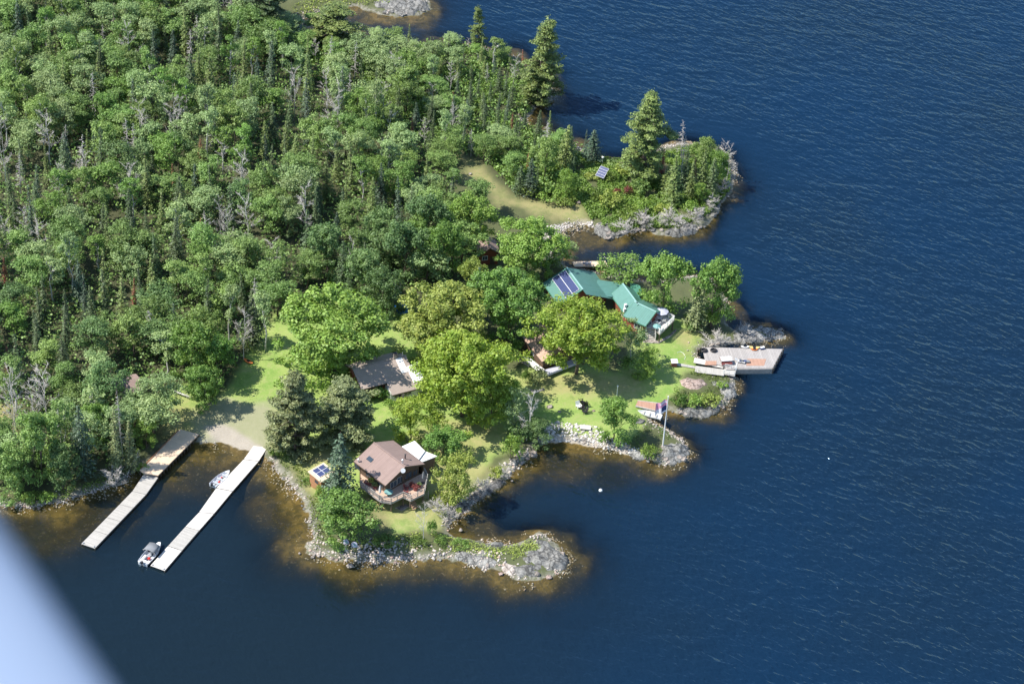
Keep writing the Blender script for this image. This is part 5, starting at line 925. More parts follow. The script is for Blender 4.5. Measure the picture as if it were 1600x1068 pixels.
def long_dock(label, left, right, mat, z=.42):
    A, B = P(*left[-1], z), P(*left[0], z); rz = math.atan2(B[1]-A[1], B[0]-A[0])-math.pi/2; o = thing('floating_dock', label, 'dock', (A[0], A[1], 0), rz); n = len(left)
    for i in range(n-1):
        la, lb = np.array(left[i], float), np.array(left[i+1], float); ra, rb = np.array(right[i], float), np.array(right[i+1], float); e_ = .012
        q = [la+(lb-la)*e_, ra+(rb-ra)*e_, rb-(rb-ra)*e_, lb-(lb-la)*e_]; mt = mat if isinstance(mat, str) else mat[i % len(mat)]
        s = dock_prism('dock_section', q, z+.015*(i % 2), .12, mt, o); Q = [loc_of(o, P(x, y, z)) for x, y in q]
        rimb = MB()
        for a_, b_ in ((0, 3), (1, 2)): rimb.bar((Q[a_][0]*.985, Q[a_][1], z-.25), (Q[b_][0]*.985, Q[b_][1], z-.25), .14, .26)
        rimb.build('side_beam', M['timber'], s)
        fl = MB(); L_ = math.dist(Q[0], Q[3]); 
        for f in (.2, .8): c_ = [(Q[0][k]*(1-f)+Q[3][k]*f+Q[1][k]*(1-f)+Q[2][k]*f)/2 for k in range(2)]; fl.box((c_[0], c_[1], z-.4), (1.6, .9, .5))
        fl.build('float', M['black'], s)
    for f in (.1, .9): 
        for k in (0, 1): E = loc_of(o, P(*(np.array(left[-1])*(1-f)+np.array(right[-1])*f), z)); 
        MB().box((E[0], E[1]+.25, z+.14), (.12, .3, .1)).build('cleat', M['steel'], o)
    return o
def split_(a, b, n): return [(a[0]+(b[0]-a[0])*i/n, a[1]+(b[1]-a[1])*i/n) for i in range(n)]
long_dock('left hand long grey floating dock reaching from the tan platform into the bay', [(226, 738)]+split_((207, 767), (127, 849), 4)+[(127, 849)], [(248, 744)]+split_((228, 772), (148, 856), 4)+[(148, 856)], ['boards_grey', 'boards_grey', 'boards_grey'])
long_dock('right hand long bleached floating dock with two boats tied up', [(396, 696), (381, 717), (338, 762), (311, 800)]+split_((290, 822), (235, 883), 2)+[(235, 883)], [(418, 698), (404, 720), (363, 767), (334, 802)]+split_((311, 828), (257, 891), 2)+[(257, 891)], ['boards_pale', 'boards_pale', 'boards_pale', 'boards_pale', 'boards_grey', 'boards_pale'])
# big dock at the right
z = 1.15; A = P(1102, 580, z); B = P(1206, 575, z); rz = math.atan2(B[1]-A[1], B[0]-A[0]); d3 = thing('crib_dock', 'large grey timber dock with a slanted end on the open lake side', 'dock', (A[0], A[1], 0), rz)
dock_prism('deck_floor', [(1097, 542), (1223, 545), (1207, 575), (1152, 575), (1150, 577), (1134, 577), (1134, 573), (1102, 563)], z, .14, 'boards_old', d3)
dock_prism('red_planking', [(1168, 560), (1197, 560.5), (1194, 571), (1166, 571)], z+.03, .035, 'boards_red', d3)
dock_prism('red_planking', [(1103, 563.5), (1119.5, 563.5), (1119.5, 570), (1101, 570)], z+.03, .035, 'boards_red', d3)
Q = [loc_of(d3, P(x, y, z)) for x, y in ((1150, 575.5), (1207, 575), (1223, 545), (1097, 542))]; w_ = MB()
for k in range(4): w_.bar((Q[0][0], Q[0][1], .9-.3*k), (Q[1][0], Q[1][1], .9-.3*k), .22, .24); w_.bar((Q[1][0], Q[1][1], .9-.3*k), (Q[2][0], Q[2][1], .9-.3*k), .22, .24); w_.bar((Q[2][0], Q[2][1], .9-.3*k), (Q[3][0], Q[3][1], .9-.3*k), .22, .24)
w_.build('crib_wall', M['timber_grey'], d3)
for i in range(7): f = i/6; MB().box((Q[1][0]*(1-f)+Q[2][0]*f+.1, Q[1][1]*(1-f)+Q[2][1]*f, .35), (.24, .24, 1.6)).build('post', M['timber'], d3)
def tube_ring(label, px, py, z, grp):
    q = P(px, py, z); o = thing('black_tyre', label, 'tyre', (q[0], q[1], z)); 
    pr = [(.5+.16*math.cos(t), .17+.16*math.sin(t)) for t in np.linspace(0, 6.283, 9)]; m_ = MB(); n = 16; vs = [(r_*math.cos(2*math.pi*k/n), r_*math.sin(2*math.pi*k/n), z_) for r_, z_ in pr[:-1] for k in range(n)]; m_.add(vs, [(i*n+k, i*n+(k+1) % n, ((i+1) % 8)*n+(k+1) % n, ((i+1) % 8)*n+k) for i in range(8) for k in range(n)]); m_.build('tyre', M['black'], o, smooth=True); MB().lathe([(.36, .05), (.36, .12)], n=14).build('hub_cover', M['dark_metal'], o)
tube_ring('black round tub at the landward corner of the timber dock', 1100, 548, z+.01, None); tube_ring('black round tub a step right of the corner one on the timber dock', 1115, 548, z+.01, None)
q = P(1134.5, 568, z); o = thing('picnic_table', 'maroon picnic table with white top on the timber dock', 'table', (q[0], q[1], z), rz); MB().box((0, .25, .95), (2.0, 1.3, .07)).build('tabletop', M['white_paint'], o)
for s in (-1, 1): MB().box((0, .25+s*.85, .5), (2.0, .3, .06)).build('bench', M['maroon'], o); [MB().bar((s2*.8, .25, .9), (s2*.8, .25+s*.8, 0), .1, .1).build('leg', M['maroon'], o) for s2 in (-1, 1)]
MB().box((0, -.2, .55), (1.9, .08, .7)).build('side_board', M['maroon'], o)
def lounger(px, py, z, rz, label, mat='canvas_white'):
    q = P(px, py, z); o = thing('sun_lounger', label, 'lounger', (q[0], q[1], z), rz); MB().box((0, -.3, .32), (.62, 1.3, .07)).build('seat', M[mat], o); MB().slab([(-.31, .35, .36), (.31, .35, .36), (.31, .95, .75), (-.31, .95, .75)], .06).build('backrest', M[mat], o)
    for sx in (-1, 1):
        for yy in (-.8, .3): MB().box((sx*.26, yy, .15), (.05, .05, .3)).build('leg', M['dark_metal'], o)
    MB().box((0, -.1, .37), (.5, .5, .05)).build('cushion', M['flag_blue'], o)
lounger(1156, 566, z, rz+1.2, 'left of the two loungers with dark blue cushion on the timber dock'); lounger(1163, 566, z, rz+1.5, 'right of the two loungers with dark blue cushion on the timber dock', 'canvas_grey')
def kayak(a_, b_, z, mat, label, W_=.75, name='kayak', dk=True):
    A, B = P(*a_, z), P(*b_, z); c_ = (A+B)/2; L = math.dist(A, B); o = thing(name, label, name, (c_[0], c_[1], z), math.atan2(B[1]-A[1], B[0]-A[0])-math.pi/2); vs = []; n = 10
    for i in range(n+1):
        t_ = i/n; hb = W_/2*max(.03, math.sin(math.pi*t_)**.6); y = -L/2+L*t_; up_ = .14*abs(2*t_-1)**3; vs += [(hb*math.cos(k*math.pi/4), y, .18+up_+.16*math.sin(k*math.pi/4)) for k in range(8)]
    m_ = MB().add(vs, [(i*8+k, i*8+(k+1) % 8, (i+1)*8+(k+1) % 8, (i+1)*8+k) for i in range(n) for k in range(8)]+[tuple(range(8)), tuple(n*8+k for k in range(7, -1, -1))]); m_.build('hull', M[mat], o, smooth=True)
    ck = MB().lathe([(.24, .0), (.24, .06)], (0, 0, .31), 12).build('cockpit', M['black'], o); ck.scale = (1, 1.5, 1); return o
kayak((1157, 542.5), (1171, 543), z, 'canvas_white', 'white kayak lying on the far edge of the timber dock'); kayak((1170, 543.5), (1187, 544.5), z, 'yellow', 'yellow kayak lying on the far edge of the timber dock'); kayak((1173, 546.5), (1184, 547), z, 'orange', 'short orange kayak in front of the yellow one', .6)
q = P(1191, 545, z); o = thing('cooler_box', 'small white cooler box at the far edge of the timber dock', 'box', (q[0], q[1], z), .4); MB().box((0, 0, .2), (.75, .45, .4)).build('body', M['flag_blue'], o); MB().box((0, 0, .43), (.78, .48, .06)).build('lid', M['white_paint'], o)
# marine ramp, plank walk, pump box
q = G(1053, 571); o = thing('pump_house', 'small maroon pump box with a white lid at the edge of the lawn', 'box', q, rz); MB().box((0, 0, .45), (.9, .8, 1.0)).build('body', M['maroon'], o, .03); MB().slab([(-.6, -.55, 1.0), (.6, -.55, 1.0), (.6, .55, 1.15), (-.6, .55, 1.15)], .08).build('lid', M['white_paint'], o)
def plank(name, label, a_, b_, w_, mat, za=.25, zb=.25, cat='walkway', th=.08):
    A, B = G(*a_), G(*b_); A[2] += za; B[2] += zb; L = math.dist(A[:2], B[:2]); o = thing(name, label, cat, (A[0], A[1], A[2]), math.atan2(B[1]-A[1], B[0]-A[0])-math.pi/2); dz = B[2]-A[2]; MB().slab([(-w_/2, 0, 0), (w_/2, 0, 0), (w_/2, L, dz), (-w_/2, L, dz)], th).build('planking', M[mat], o)
    for f in (.05, .5, .95): MB().box((0, L*f, dz*f-th-.12), (w_*.9, .15, .24)).build('sleeper', M['timber'], o)
    return o, L, dz
plank('plank_walk', 'narrow grey plank walk from the pump box to the ramp', (1057, 570), (1092, 576), .7, 'boards_grey')
plank('boat_ramp', 'pale slatted upper ramp alongside the timber dock', (1084, 566), (1130, 577), 1.5, 'boards_pale', .55, .9)
o, L, dz = plank('boat_ramp', 'weathered lower ramp ending in a white railed gangway', (1086, 578), (1131, 587), 1.9, 'boards_grey', .3, .9)
# railed gangway at the water end
A, B = P(1131, 579, 1.0), P(1149, 583, .9); o = thing('gangway', 'short gangway with white pipe rails at the end of the ramps', 'gangway', (A[0], A[1], .95), math.atan2(B[1]-A[1], B[0]-A[0])-math.pi/2); L = math.dist(A[:2], B[:2]); MB().box((0, L/2, -.05), (1.9, L, .08)).build('deck_floor', M['boards_grey'], o)
for s in (-.9, .9): m_ = MB(); m_.bar((s, 0, .9), (s, L, .9), .07); m_.bar((s, 0, .5), (s, L, .5), .05); [m_.bar((s, L*f, 0), (s, L*f, .95), .07) for f in (0.03, .5, .97)]; m_.build('handrail', M['white_paint'], o)
m_ = MB(); m_.bar((-.9, L, 1.9), (.9, L, 1.9), .09); m_.bar((-.9, L, 0), (-.9, L, 1.9), .09); m_.bar((.9, L, 0), (.9, L, 1.9), .09); m_.build('end_frame', M['white_paint'], o)
# cove dock and beach dock
A, B = P(895, 417, .5), P(947, 417, .5); o = thing('small_dock', 'small tan dock in the cove behind the green-roofed house', 'dock', (A[0], A[1], 0), math.atan2(B[1]-A[1], B[0]-A[0]))
dock_prism('deck_floor', [(894, 408.5), (946, 407.5), (950, 416), (898, 416.5)], .5, .12, 'boards_tan', o); m_ = MB(); Q = [loc_of(o, P(x, y, .5)) for x, y in ((898, 416.5), (950, 416))]; m_.bar((Q[0][0], Q[0][1]+.05, .26), (Q[1][0], Q[1][1]+.05, .26), .12, .3); m_.build('side_beam', M['timber'], o)
chair(*on(914, 414, .5), 3.0, 'canvas_lilac', 'left one of two pale blue chairs on the small cove dock'); chair(*on(920, 414, .5), 3.3, 'canvas_lilac', 'right one of two pale blue chairs on the small cove dock')
A = G(995, 632); o = thing('small_dock', 'small reddish wooden dock beside the white rowboat on shore', 'dock', (A[0], A[1], 0), 0)
zz = A[2]+.30; dock_prism('deck_floor', [(997, 625.5), (1031, 630), (1027, 641), (993, 633)], zz, .1, 'boards_red', o); dock_prism('side_board', [(993, 633), (1027, 641), (1027, 642), (993, 634)], zz+.02, .2, 'boards_grey', o); dock_prism('side_board', [(996, 624.6), (1031, 629), (1031, 630), (996.5, 625.5)], zz+.02, .2, 'boards_grey', o)
q = [loc_of(o, P(x, y, zz)) for x, y in ((996, 628), (1028, 636))]; [MB().box((p[0], p[1], zz/2-.1), (.2, .2, zz)).build('post', M['timber'], o) for p in q]

# ------------------------------------------------------------------ boats
o, _ = boat((334, 757), (357, 737), 4.6, 1.7, 'fishing_boat', 'open aluminium fishing boat with a red bag, tied inside the right hand dock'); hull('hull', 4.7, 1.75, .6, 'alu', o)
for y in (-1.4, -.2, 1.0): MB().box((0, y, .40), (1.40 if y < .5 else 1.2, .32, .07)).build('bench', M['alu'], o)
MB().slab([(-.5, 1.55, .62), (.5, 1.55, .62), (.12, 2.15, .68), (-.12, 2.15, .68)], .04).build('bow_deck', M['white_paint'], o); MB().box((.15, -.75, .25), (.3, .34, .22)).build('bag', M['red'], o, .05); MB().box((-.25, .45, .22), (.22, .3, .18)).build('fuel_tank', M['red'], o, .04); outboard(o, -2.35, .45)
o, _ = boat((224, 880), (250, 850), 5.6, 2.1, 'motorboat', 'aluminium motorboat with a grey canvas top at the outer end of the right hand dock'); hull('hull', 5.6, 2.15, .8, 'alu', o)
MB().slab([(-.85, .9, .86), (.85, .9, .86), (.2, 2.55, .95), (-.2, 2.55, .95)], .05).build('bow_deck', M['white_paint'], o); cp = MB(); vs = []
for i in range(7): x = -1+2*i/6; vs += [(x, -.9, 2.0-.28*x*x), (x, 1.1, 1.95-.28*x*x)]
cp.add(vs, [(2*i, 2*i+2, 2*i+3, 2*i+1) for i in range(6)]); tp_ = cp.build('canvas_top', M['canvas_grey'], o, smooth=True); sm = tp_.modifiers.new('thick', 'SOLIDIFY'); sm.thickness = .04
MB().slab([(-.95, 1.1, 1.75), (.95, 1.1, 1.75), (.8, 1.7, .95), (-.8, 1.7, .95)], .03).build('windscreen', M['canvas_grey'], o)
for sx in (-1, 1): m_ = MB(); m_.tube([(sx*1.0, -.4, .75), (sx*1.0, -.9, 1.72)], .025); m_.tube([(sx*1.0, -.2, .75), (sx*1.0, 1.05, 1.7)], .025); m_.build('top_frame', M['steel'], o)
for x in (-.45, .45): MB().box((x, .2, .75), (.5, .5, .12)).build('seat', M['white_paint'], o); MB().box((x, -.05, 1.0), (.5, .1, .5)).build('backrest', M['black'], o)
MB().box((.2, -1.2, .5), (.42, .45, .3)).build('bag', M['red'], o, .05); MB().box((-.6, -1.5, .65), (.3, 1.3, .1)).build('side_locker', M['white_paint'], o); MB().box((0, -2.2, .6), (1.7, .5, .12)).build('stern_bench', M['white_paint'], o); outboard(o, -2.8, .65); k_ = MB().prism([(-.65, -3.1), (-.4, -3.1), (-.4, -2.8), (-.65, -2.8)], .6, 1.0).build('kicker_motor', M['white_paint'], o, .03)
A, B = G(1031, 656.5), G(998, 643); c_ = (A+B)/2; o = thing('rowboat', 'white rowboat pulled up on the grass by the flagpole', 'boat', (c_[0], c_[1], max(c_[2], .2)+.02), math.atan2(B[1]-A[1], B[0]-A[0])-math.pi/2); hull('hull', 4.4, 1.55, .55, 'white_paint', o)
for y in (-1.2, 0, 1.1): MB().box((0, y, .40), (1.1, .3, .05)).build('bench', M['boards_grey'], o)
A = G(384, 566); kayak((381, 562), (395, 569), A[2]+.02, 'orange', 'orange canoe lying in the grass under the trees at the lawn edge', .9, 'canoe')

# ------------------------------------------------------------------ flagpole, post, solar tracker, furniture, floats
q = G(1035.5, 697); H = height(q, 620); fp = thing('flagpole', 'tall white flagpole on the rock cape', 'flagpole', q); MB().tube([(0, 0, -.2), (0, 0, H*.5), (0, 0, H)], [.13, .10, .06], 12).build('pole', M['white_paint'], fp); MB().lathe([(.02, 0), (.11, .08), (.11, .16), (.02, .24)], (0, 0, H), 10).build('finial', M['white_paint'], fp); MB().lathe([(.35, -.1), (.3, .12)], (0, 0, 0), 10).build('footing', M['rock_pale'], fp)
ft = height(q, 625); hh = 2.6; fl = 3.0; n = 14; mrow = 8; vs = []; fcs_ = []; mi = []
for j in range(mrow+1):
    for i in range(n+1):
        u = i/n; v = j/mrow; x = -.1-u*fl*.62; vs.append((x, .25*math.sin(u*9+v*1.2)*u**.5, -v*hh-u*u*1.15+.12*math.sin(u*7+v*2)))
for j in range(mrow):
    for i in range(n):
        fcs_.append((j*(n+1)+i, j*(n+1)+i+1, (j+1)*(n+1)+i+1, (j+1)*(n+1)+i)); u = i/n; v = j/mrow
        mi.append(2 if (u < .42 and .5 <= v < .86) else 0 if (v < .38 and not .12 < v < .2) or (u > .6 and v < .55) else 1)
m_ = MB(); m_.add(vs, fcs_); m_.m = mi; fo = m_.build('flag', [M['flag_pink'], M['flag_white'], M['flag_blue']], None, smooth=True); fo.location = (q[0], q[1], q[2]+ft); props(fo, 'limp pink, white and dark blue flag hanging from the white flagpole', 'flag')
q = G(963.5, 620); o = thing('lamp_post', 'thin white lamp post standing alone on the lawn', 'lamp post', q); H = height(q, 604); MB().tube([(0, 0, -.1), (0, 0, H)], .06, 8).build('post', M['white_paint'], o); MB().lathe([(.12, 0), (.16, .2), (.05, .32)], (0, 0, H), 8).build('lamp_head', M['white_paint'], o)
q = G(942, 285); o = thing('solar_tracker', 'tilted white framed solar panel on a post on the headland', 'solar panel', q); c_ = loc_of(o, P(941, 269, q[2]+2.0)); MB().tube([(0, 0, -.2), (c_[0], c_[1], c_[2]-.05)], .09).build('post', M['dark_metal'], o)
rk = MB(); quad = [Vector((-.95, -1.0, -.62)), Vector((1.0, -.95, -.62)), Vector((.95, 1.0, .62)), Vector((-1.0, .95, .62))]; rr = Matrix.Rotation(R(-32), 3, 'Z'); quad = [tuple(rr @ p+Vector(c_)) for p in quad]; rk.slab(quad, .06); ro_ = rk.build('rack', M['white_paint'], o); solar_rack(ro_, quad, 1, 4, lift=.06); 
q = G(941, 258); o = thing('weather_mast', 'small white mast behind the tilted solar panel', 'mast', q); MB().tube([(0, 0, 0), (0, 0, 1.8)], .05).build('pole', M['white_paint'], o); MB().lathe([(.05, 0), (.24, .1), (.24, .3), (.05, .4)], (0, 0, 1.7), 10).build('head', M['white_paint'], o)
def bench_thing(px, py, label, rz_=0.0):
    q = G(px, py); o = thing('garden_bench', label, 'bench', q, rz_); MB().box((0, 0, .42), (1.9, .75, .06)).build('seat', M['boards_pale'], o); [MB().box((s*.8, 0, .2), (.08, .6, .4)).build('leg', M['boards_pale'], o) for s in (-1, 1)]; MB().slab([(-.95, .36, .45), (.95, .36, .45), (.95, .5, .75), (-.95, .5, .75)], .05).build('backrest', M['boards_pale'], o); return o
bench_thing(914.5, 671, 'pale wooden bench alone on the lawn above the stony beach', -.05)
for x, y, r_, lb, mt in ((904, 637, .5, 'white garden chair left of the fire pit', 'white_paint'), (909, 630, 2, 'dark garden chair behind the fire pit', 'black'), (914, 633, 3.5, 'dark garden chair right of the fire pit', 'black'), (913, 645, 5, 'dark garden chair in front of the fire pit', 'dark_metal')): q = G(x, y); chair(q[0], q[1], q[2], r_, mt, lb, 'garden_chair', sc=1.15)
q = G(909, 637); o = thing('fire_pit', 'dark fire pit ringed with chairs on the lawn', 'fire pit', q); MB().lathe([(.55, 0), (.6, .35), (.5, .35), (.48, .12)], n=14).build('bowl', M['dark_metal'], o); lg = MB(); [lg.tube([(.3*math.cos(t), .3*math.sin(t), .15), (-.3*math.cos(t+.4), -.3*math.sin(t+.4), .3)], .06, 6) for t in (0, 1, 2)]; lg.build('logs', M['timber'], o)
for x, y, lb in ((540, 846, 'left one of two round blue-white floats on the stony shore'), (553, 850, 'right one of two round blue-white floats on the stony shore')):
    q = G(x, y); o = thing('dock_float', lb, 'float', (q[0], q[1], q[2])); o.rotation_euler = (R(55), 0, .3); MB().lathe([(.35, -.35), (.5, -.25), (.5, .25), (.35, .35)], (0, 0, .35), 14).build('drum', M['canvas_lilac'], o, smooth=False); MB().lathe([(.2, .36), (.2, .42)], (0, 0, .35), 12).build('cap', M['teal'], o)
q = P(938.5, 766, 0); o = thing('mooring_buoy', 'tiny white buoy floating in the dark bay', 'buoy', (q[0], q[1], 0)); MB().lathe([(.1, -.25), (.3, -.1), (.34, .08), (.22, .28), (.05, .34)], n=12).build('float', M['white_paint'], o, smooth=True); MB().lathe([(.04, .3), (.04, .5)]).build('ring', M['steel'], o)
q = [G(x, y) for x, y in ((1058, 551), (1063, 549), (1068, 552), (1071, 558), (1069, 562))]; c_ = q[2]; o = MB().tube([(p[0]-c_[0], p[1]-c_[1], p[2]-c_[2]+.04) for p in q], .035, 6).build('garden_hose', M['white_paint']); o.location = V(c_); props(o, 'pale hose curling over the lawn behind the pump box', 'hose')
# raised white walks beside the hidden cabin
def board_walk(label, a_, b_, w_, z_, mat):
    A, B = P(*a_, z_), P(*b_, z_); L = math.dist(A[:2], B[:2]); g_ = gz(A[0], A[1]); o = thing('raised_walkway', label, 'walkway', (A[0], A[1], g_), math.atan2(B[1]-A[1], B[0]-A[0])-math.pi/2); h = z_-g_; MB().box((0, L/2, h-.06), (w_, L, .1)).build('deck_floor', M[mat], o)
    sk_ = MB(); [sk_.box((s*(w_/2-.05), L/2, h-.3), (.06, L-.02, .36)) for s in (-1, 1)]; sk_.build('side_board', M[mat], o)
    for f in (.05, .35, .65, .95): MB().box((0, L*f, (h-.2)/2), (.14, .14, h-.2)).build('post', M['timber'], o)
board_walk('white raised walkway running down in front of the pinkish cabin roof', (819, 556), (851, 581), 1.0, 2.4, 'white_paint'); board_walk('pale blue-grey raised walkway under the spreading maple', (853, 581), (902, 562), 1.3, 2.4, 'canvas_lilac')
slab_thing('stone_edging', 'curved pale stone edging below the clipped conifer bush', 'edging', [(826, 608), (838, 611), (850, 608), (851, 609.6), (838, 612.8), (826, 609.8)], .15, 'rock_pale'); slab_thing('stone_edging', 'straight pale stone edging left of the white raised walkway', 'edging', [(812, 563), (826, 574), (827, 572.6), (813, 561.5)], .2, 'rock_pale'); slab_thing('flat_rock', 'flat pale stones at the foot of the brown house deck', 'rock', [(617, 793), (632, 787), (645, 789), (637, 792), (628, 798)], .06, 'rock_pale', bevel=.03); slab_thing('flat_rock', 'flat grey stone on the grass left of the rowboat', 'rock', [(988, 657), (999, 654), (1008, 658), (1004, 662), (992, 662)], .12, 'rock_grey', bevel=.05)
for a_, b_, H_, lb in (((270, 612), (298, 626), .16, 'fallen silvery log at the upper edge of the small clearing'), ((222, 651), (243, 632), .13, 'fallen white birch trunk leaning out of the trees by the clearing'), ((199, 742), (218, 708), .08, 'thin fallen trunk over the bank beside the wooden platform')):
    A, B = G(*a_), G(*b_); m_ = MB(); up_ = np.array([0, 0, .25]); d = B-A; m_.tube([up_, up_+d*.5+np.array([0, 0, .3]), up_+d+np.array([0, 0, .6])], [H_*1.4, H_, H_*.5], 7); [m_.tube([up_+d*f, up_+d*(f+.2)+rdir(1, rng)[0]*.8+np.array([0, 0, .5])], [.05, .02], 4) for f in (.5, .62, .75, .85)]; o = m_.build('fallen_log', M['bark_birch'], None, smooth=True); o.location = V(A); props(o, lb, 'log')

# ------------------------------------------------------------------ rock
RK = [rock_mesh(800+i, .22, .62+.08*(i % 3)) for i in range(7)]
def boulder(px, py, wpx, label, mat='rock_pale', group=None, name='boulder', water=False):
    q = P(px, py, 0) if water else G(px, py); r_ = wpx/2*mpp(q); o = link_mesh(name, RK[random.randrange(7)], None, M[mat]); o.location = (q[0], q[1], (max(q[2], 0) if not water else 0)+r_*.12); o.scale = (r_, r_*random.uniform(.7, .95), r_*random.uniform(.8, 1)); o.rotation_euler = (0, 0, random.uniform(-.4, .4)); return props(o, label, 'rock', group)
for a in [(877.6, 867, 16, 'largest white boulder at the outer tip of the rocky point'), (839.6, 896, 12, 'round pinkish white boulder at the water under the tip of the point', 'rock_pale'), (856.6, 901, 12, 'flat pink boulder in the water below the tip of the point', 'rock_pink'), (783, 896.6, 9, 'pink boulder in the water below the middle of the point', 'rock_pink'), (762, 882.5, 10, 'white boulder on the shore between the two grey slabs'), (545.6, 884, 14, 'pale boulder alone in the water below the stony shore'), (489, 870, 8, 'white stone at the left corner of the stony shore'), (498, 868.6, 8, 'white stone second from the left corner of the stony shore'), (720, 828, 8, 'round orange-white boulder in the shallow inlet of the point'), (598, 850, 10, 'white boulder in the middle of the stony shore'), (628, 868, 9, 'upright white boulder at the water under the leaning trunk'), (612.5, 870, 9, 'pinkish boulder left of the upright white one', 'rock_pink'), (702, 854, 7, 'white boulder in the greenery of the point'), (629.6, 842, 7, 'white boulder on the bank left of the leaning trunk'), (621.7, 847.6, 7, 'pinkish boulder just below the white one on the bank', 'rock_pink'),
          (833.6, 711, 18, 'big pale boulder at the left end of the sandy bay'), (821, 710, 8, 'small boulder left of the big pale one'), (824, 717, 7, 'pinkish boulder at the foot of the big pale one', 'rock_pink'), (786, 752, 7, 'white boulder in the water off the grey bank'), (796, 746.5, 6, 'pinkish boulder in the water off the grey bank', 'rock_pink'), (799.5, 751, 5, 'smallest boulder in the water off the grey bank'), (859.5, 636, 11, 'white boulder on the lawn below the stone edging'), (873.7, 643, 6, 'little white stone on the lawn'), (992, 587, 8, 'pale stone on the lawn left of the small round tree'), (927.5, 642, 6, 'small yellowish stone right of the fire pit', 'rock_pink'), (1050, 677, 10, 'grey-white boulder in the shallows behind the flagpole cape'), (1060, 686, 7, 'white boulder on the back of the flagpole cape'), (1140, 467, 12, 'flat brownish rock in the lake behind the conifer', 'rock_dark'), (1145, 467, 4, 'tiny white rock top in the lake behind the conifer'), (1145, 620, 7, 'white boulder at the water below the ramps'), (1138, 628, 5, 'small white boulder at the water right of the ledge'), (520, 872, 8, 'yellowish stone at the water near the left of the stony shore', 'rock_pink'), (465, 762, 5, 'small white stone at the water below the shed'), (448, 748, 6, 'white stone on the bank between dock and shed'), (468, 864, 5, 'stone just above water left of the stony shore'), (38, 790, 6, 'pinkish stone at the far left shore', 'rock_pink'), (61, 794, 6, 'small pinkish stone in the shallows at the far left', 'rock_pink'), (143, 768, 8, 'white stone at the water left of the bare shrub'), (845, 690, 9, 'white stone where the lawn meets the sandy bay'), (1208, 522, 12, 'grey rock hump at the outer end of the ridge behind the dock', 'rock_grey'), (905, 317, 8, 'white stone at the right end of the grass track'), (735, 272, 6, 'white stone at the top of the grass track')]:
    boulder(*a)
WCp = np.array(COAST, float)
def along(i0, i1, n, lo, hi, mats, lbl, grp, jit=4, szs=(3.5, 8)):
    seg = WCp[i0:i1+1]; cl = np.concatenate([[0], np.cumsum(np.linalg.norm(np.diff(seg, axis=0), axis=1))])
    for k in range(int(n*.52)):
        t_ = random.uniform(0, cl[-1]); j = max(0, min(np.searchsorted(cl, t_)-1, len(seg)-2)); p = seg[j]+(seg[j+1]-seg[j])*(t_-cl[j])/max(cl[j+1]-cl[j], 1e-6); boulder(p[0]+random.uniform(-jit, jit), p[1]+random.uniform(lo, hi), random.uniform(*szs), lbl, random.choice(mats), grp)
def ci(p): return COAST.index(p)
along(ci((484,862)), ci((700,872)), 60, -14, 4, ['rock_pale', 'rock_pale', 'rock_pink', 'rock_grey'], 'pale boulder in the row along the stony shore below the round tree', 'boulders of the stony shore')
along(ci((836,699)), ci((985,712)), 55, -18, -2, ['rock_pale', 'rock_pale', 'rock_grey'], 'white stone in the band above the sandy bay', 'stones above the sandy bay', szs=(3, 7))
along(ci((698,830)), ci((828,712)), 40, -8, 3, ['rock_grey', 'rock_dark', 'rock_grey', 'rock_pale'], 'grey rock on the steep bank right of the brown house', 'rocks of the steep bank', 6, (5, 13))
along(ci((885,414)), ci((912,352)), 40, -8, 6, ['rock_pale'], 'white stone of the curved stony beach in the cove', 'stones of the cove beach', 12, (3, 6))
along(ci((925,360)), ci((1148 if False else 1146,292)), 60, -8, 1, ['rock_grey', 'rock_grey', 'rock_pale'], 'grey rock on the shore of the headland', 'rocks of the headland shore', 5, (4, 12))
along(ci((1018,652)), ci((1125,584)), 50, -7, 2, ['rock_grey', 'rock_pale', 'rock_grey'], 'grey-white rock on the edge of the ledge below the ramps', 'rocks of the ledge', 4, (4, 10))
along(ci((985,712)), ci((1068,688)), 34, -9, 1, ['rock_grey', 'rock_pale'], 'grey-white rock of the flagpole cape', 'rocks of the flagpole cape', 4, (5, 12))
along(ci((1110,540)), ci((1150,517)), 40, -5, 2, ['rock_grey', 'rock_grey', 'rock_pale'], 'grey rock on the low ridge behind the timber dock', 'rocks of the low ridge', 4, (5, 12))
along(ci((0,786)), ci((222,728)), 34, -6, 3, ['rock_grey', 'rock_pale'], 'grey-white stone on the shore below the wood at left', 'stones of the left shore', 4, (4, 9))
along(ci((425,722)), ci((490,842)), 24, -4, 2, ['rock_pale', 'rock_grey'], 'pale stone on the bank between the right dock and the stony shore', 'stones of the shed bank', 4, (3, 7))
along(ci((556,12)), ci((671,14)), 20, -6, 1, ['rock_pale', 'rock_grey'], 'pale rock on the far shore at the top edge', 'rocks of the far shore', 3, (5, 11))
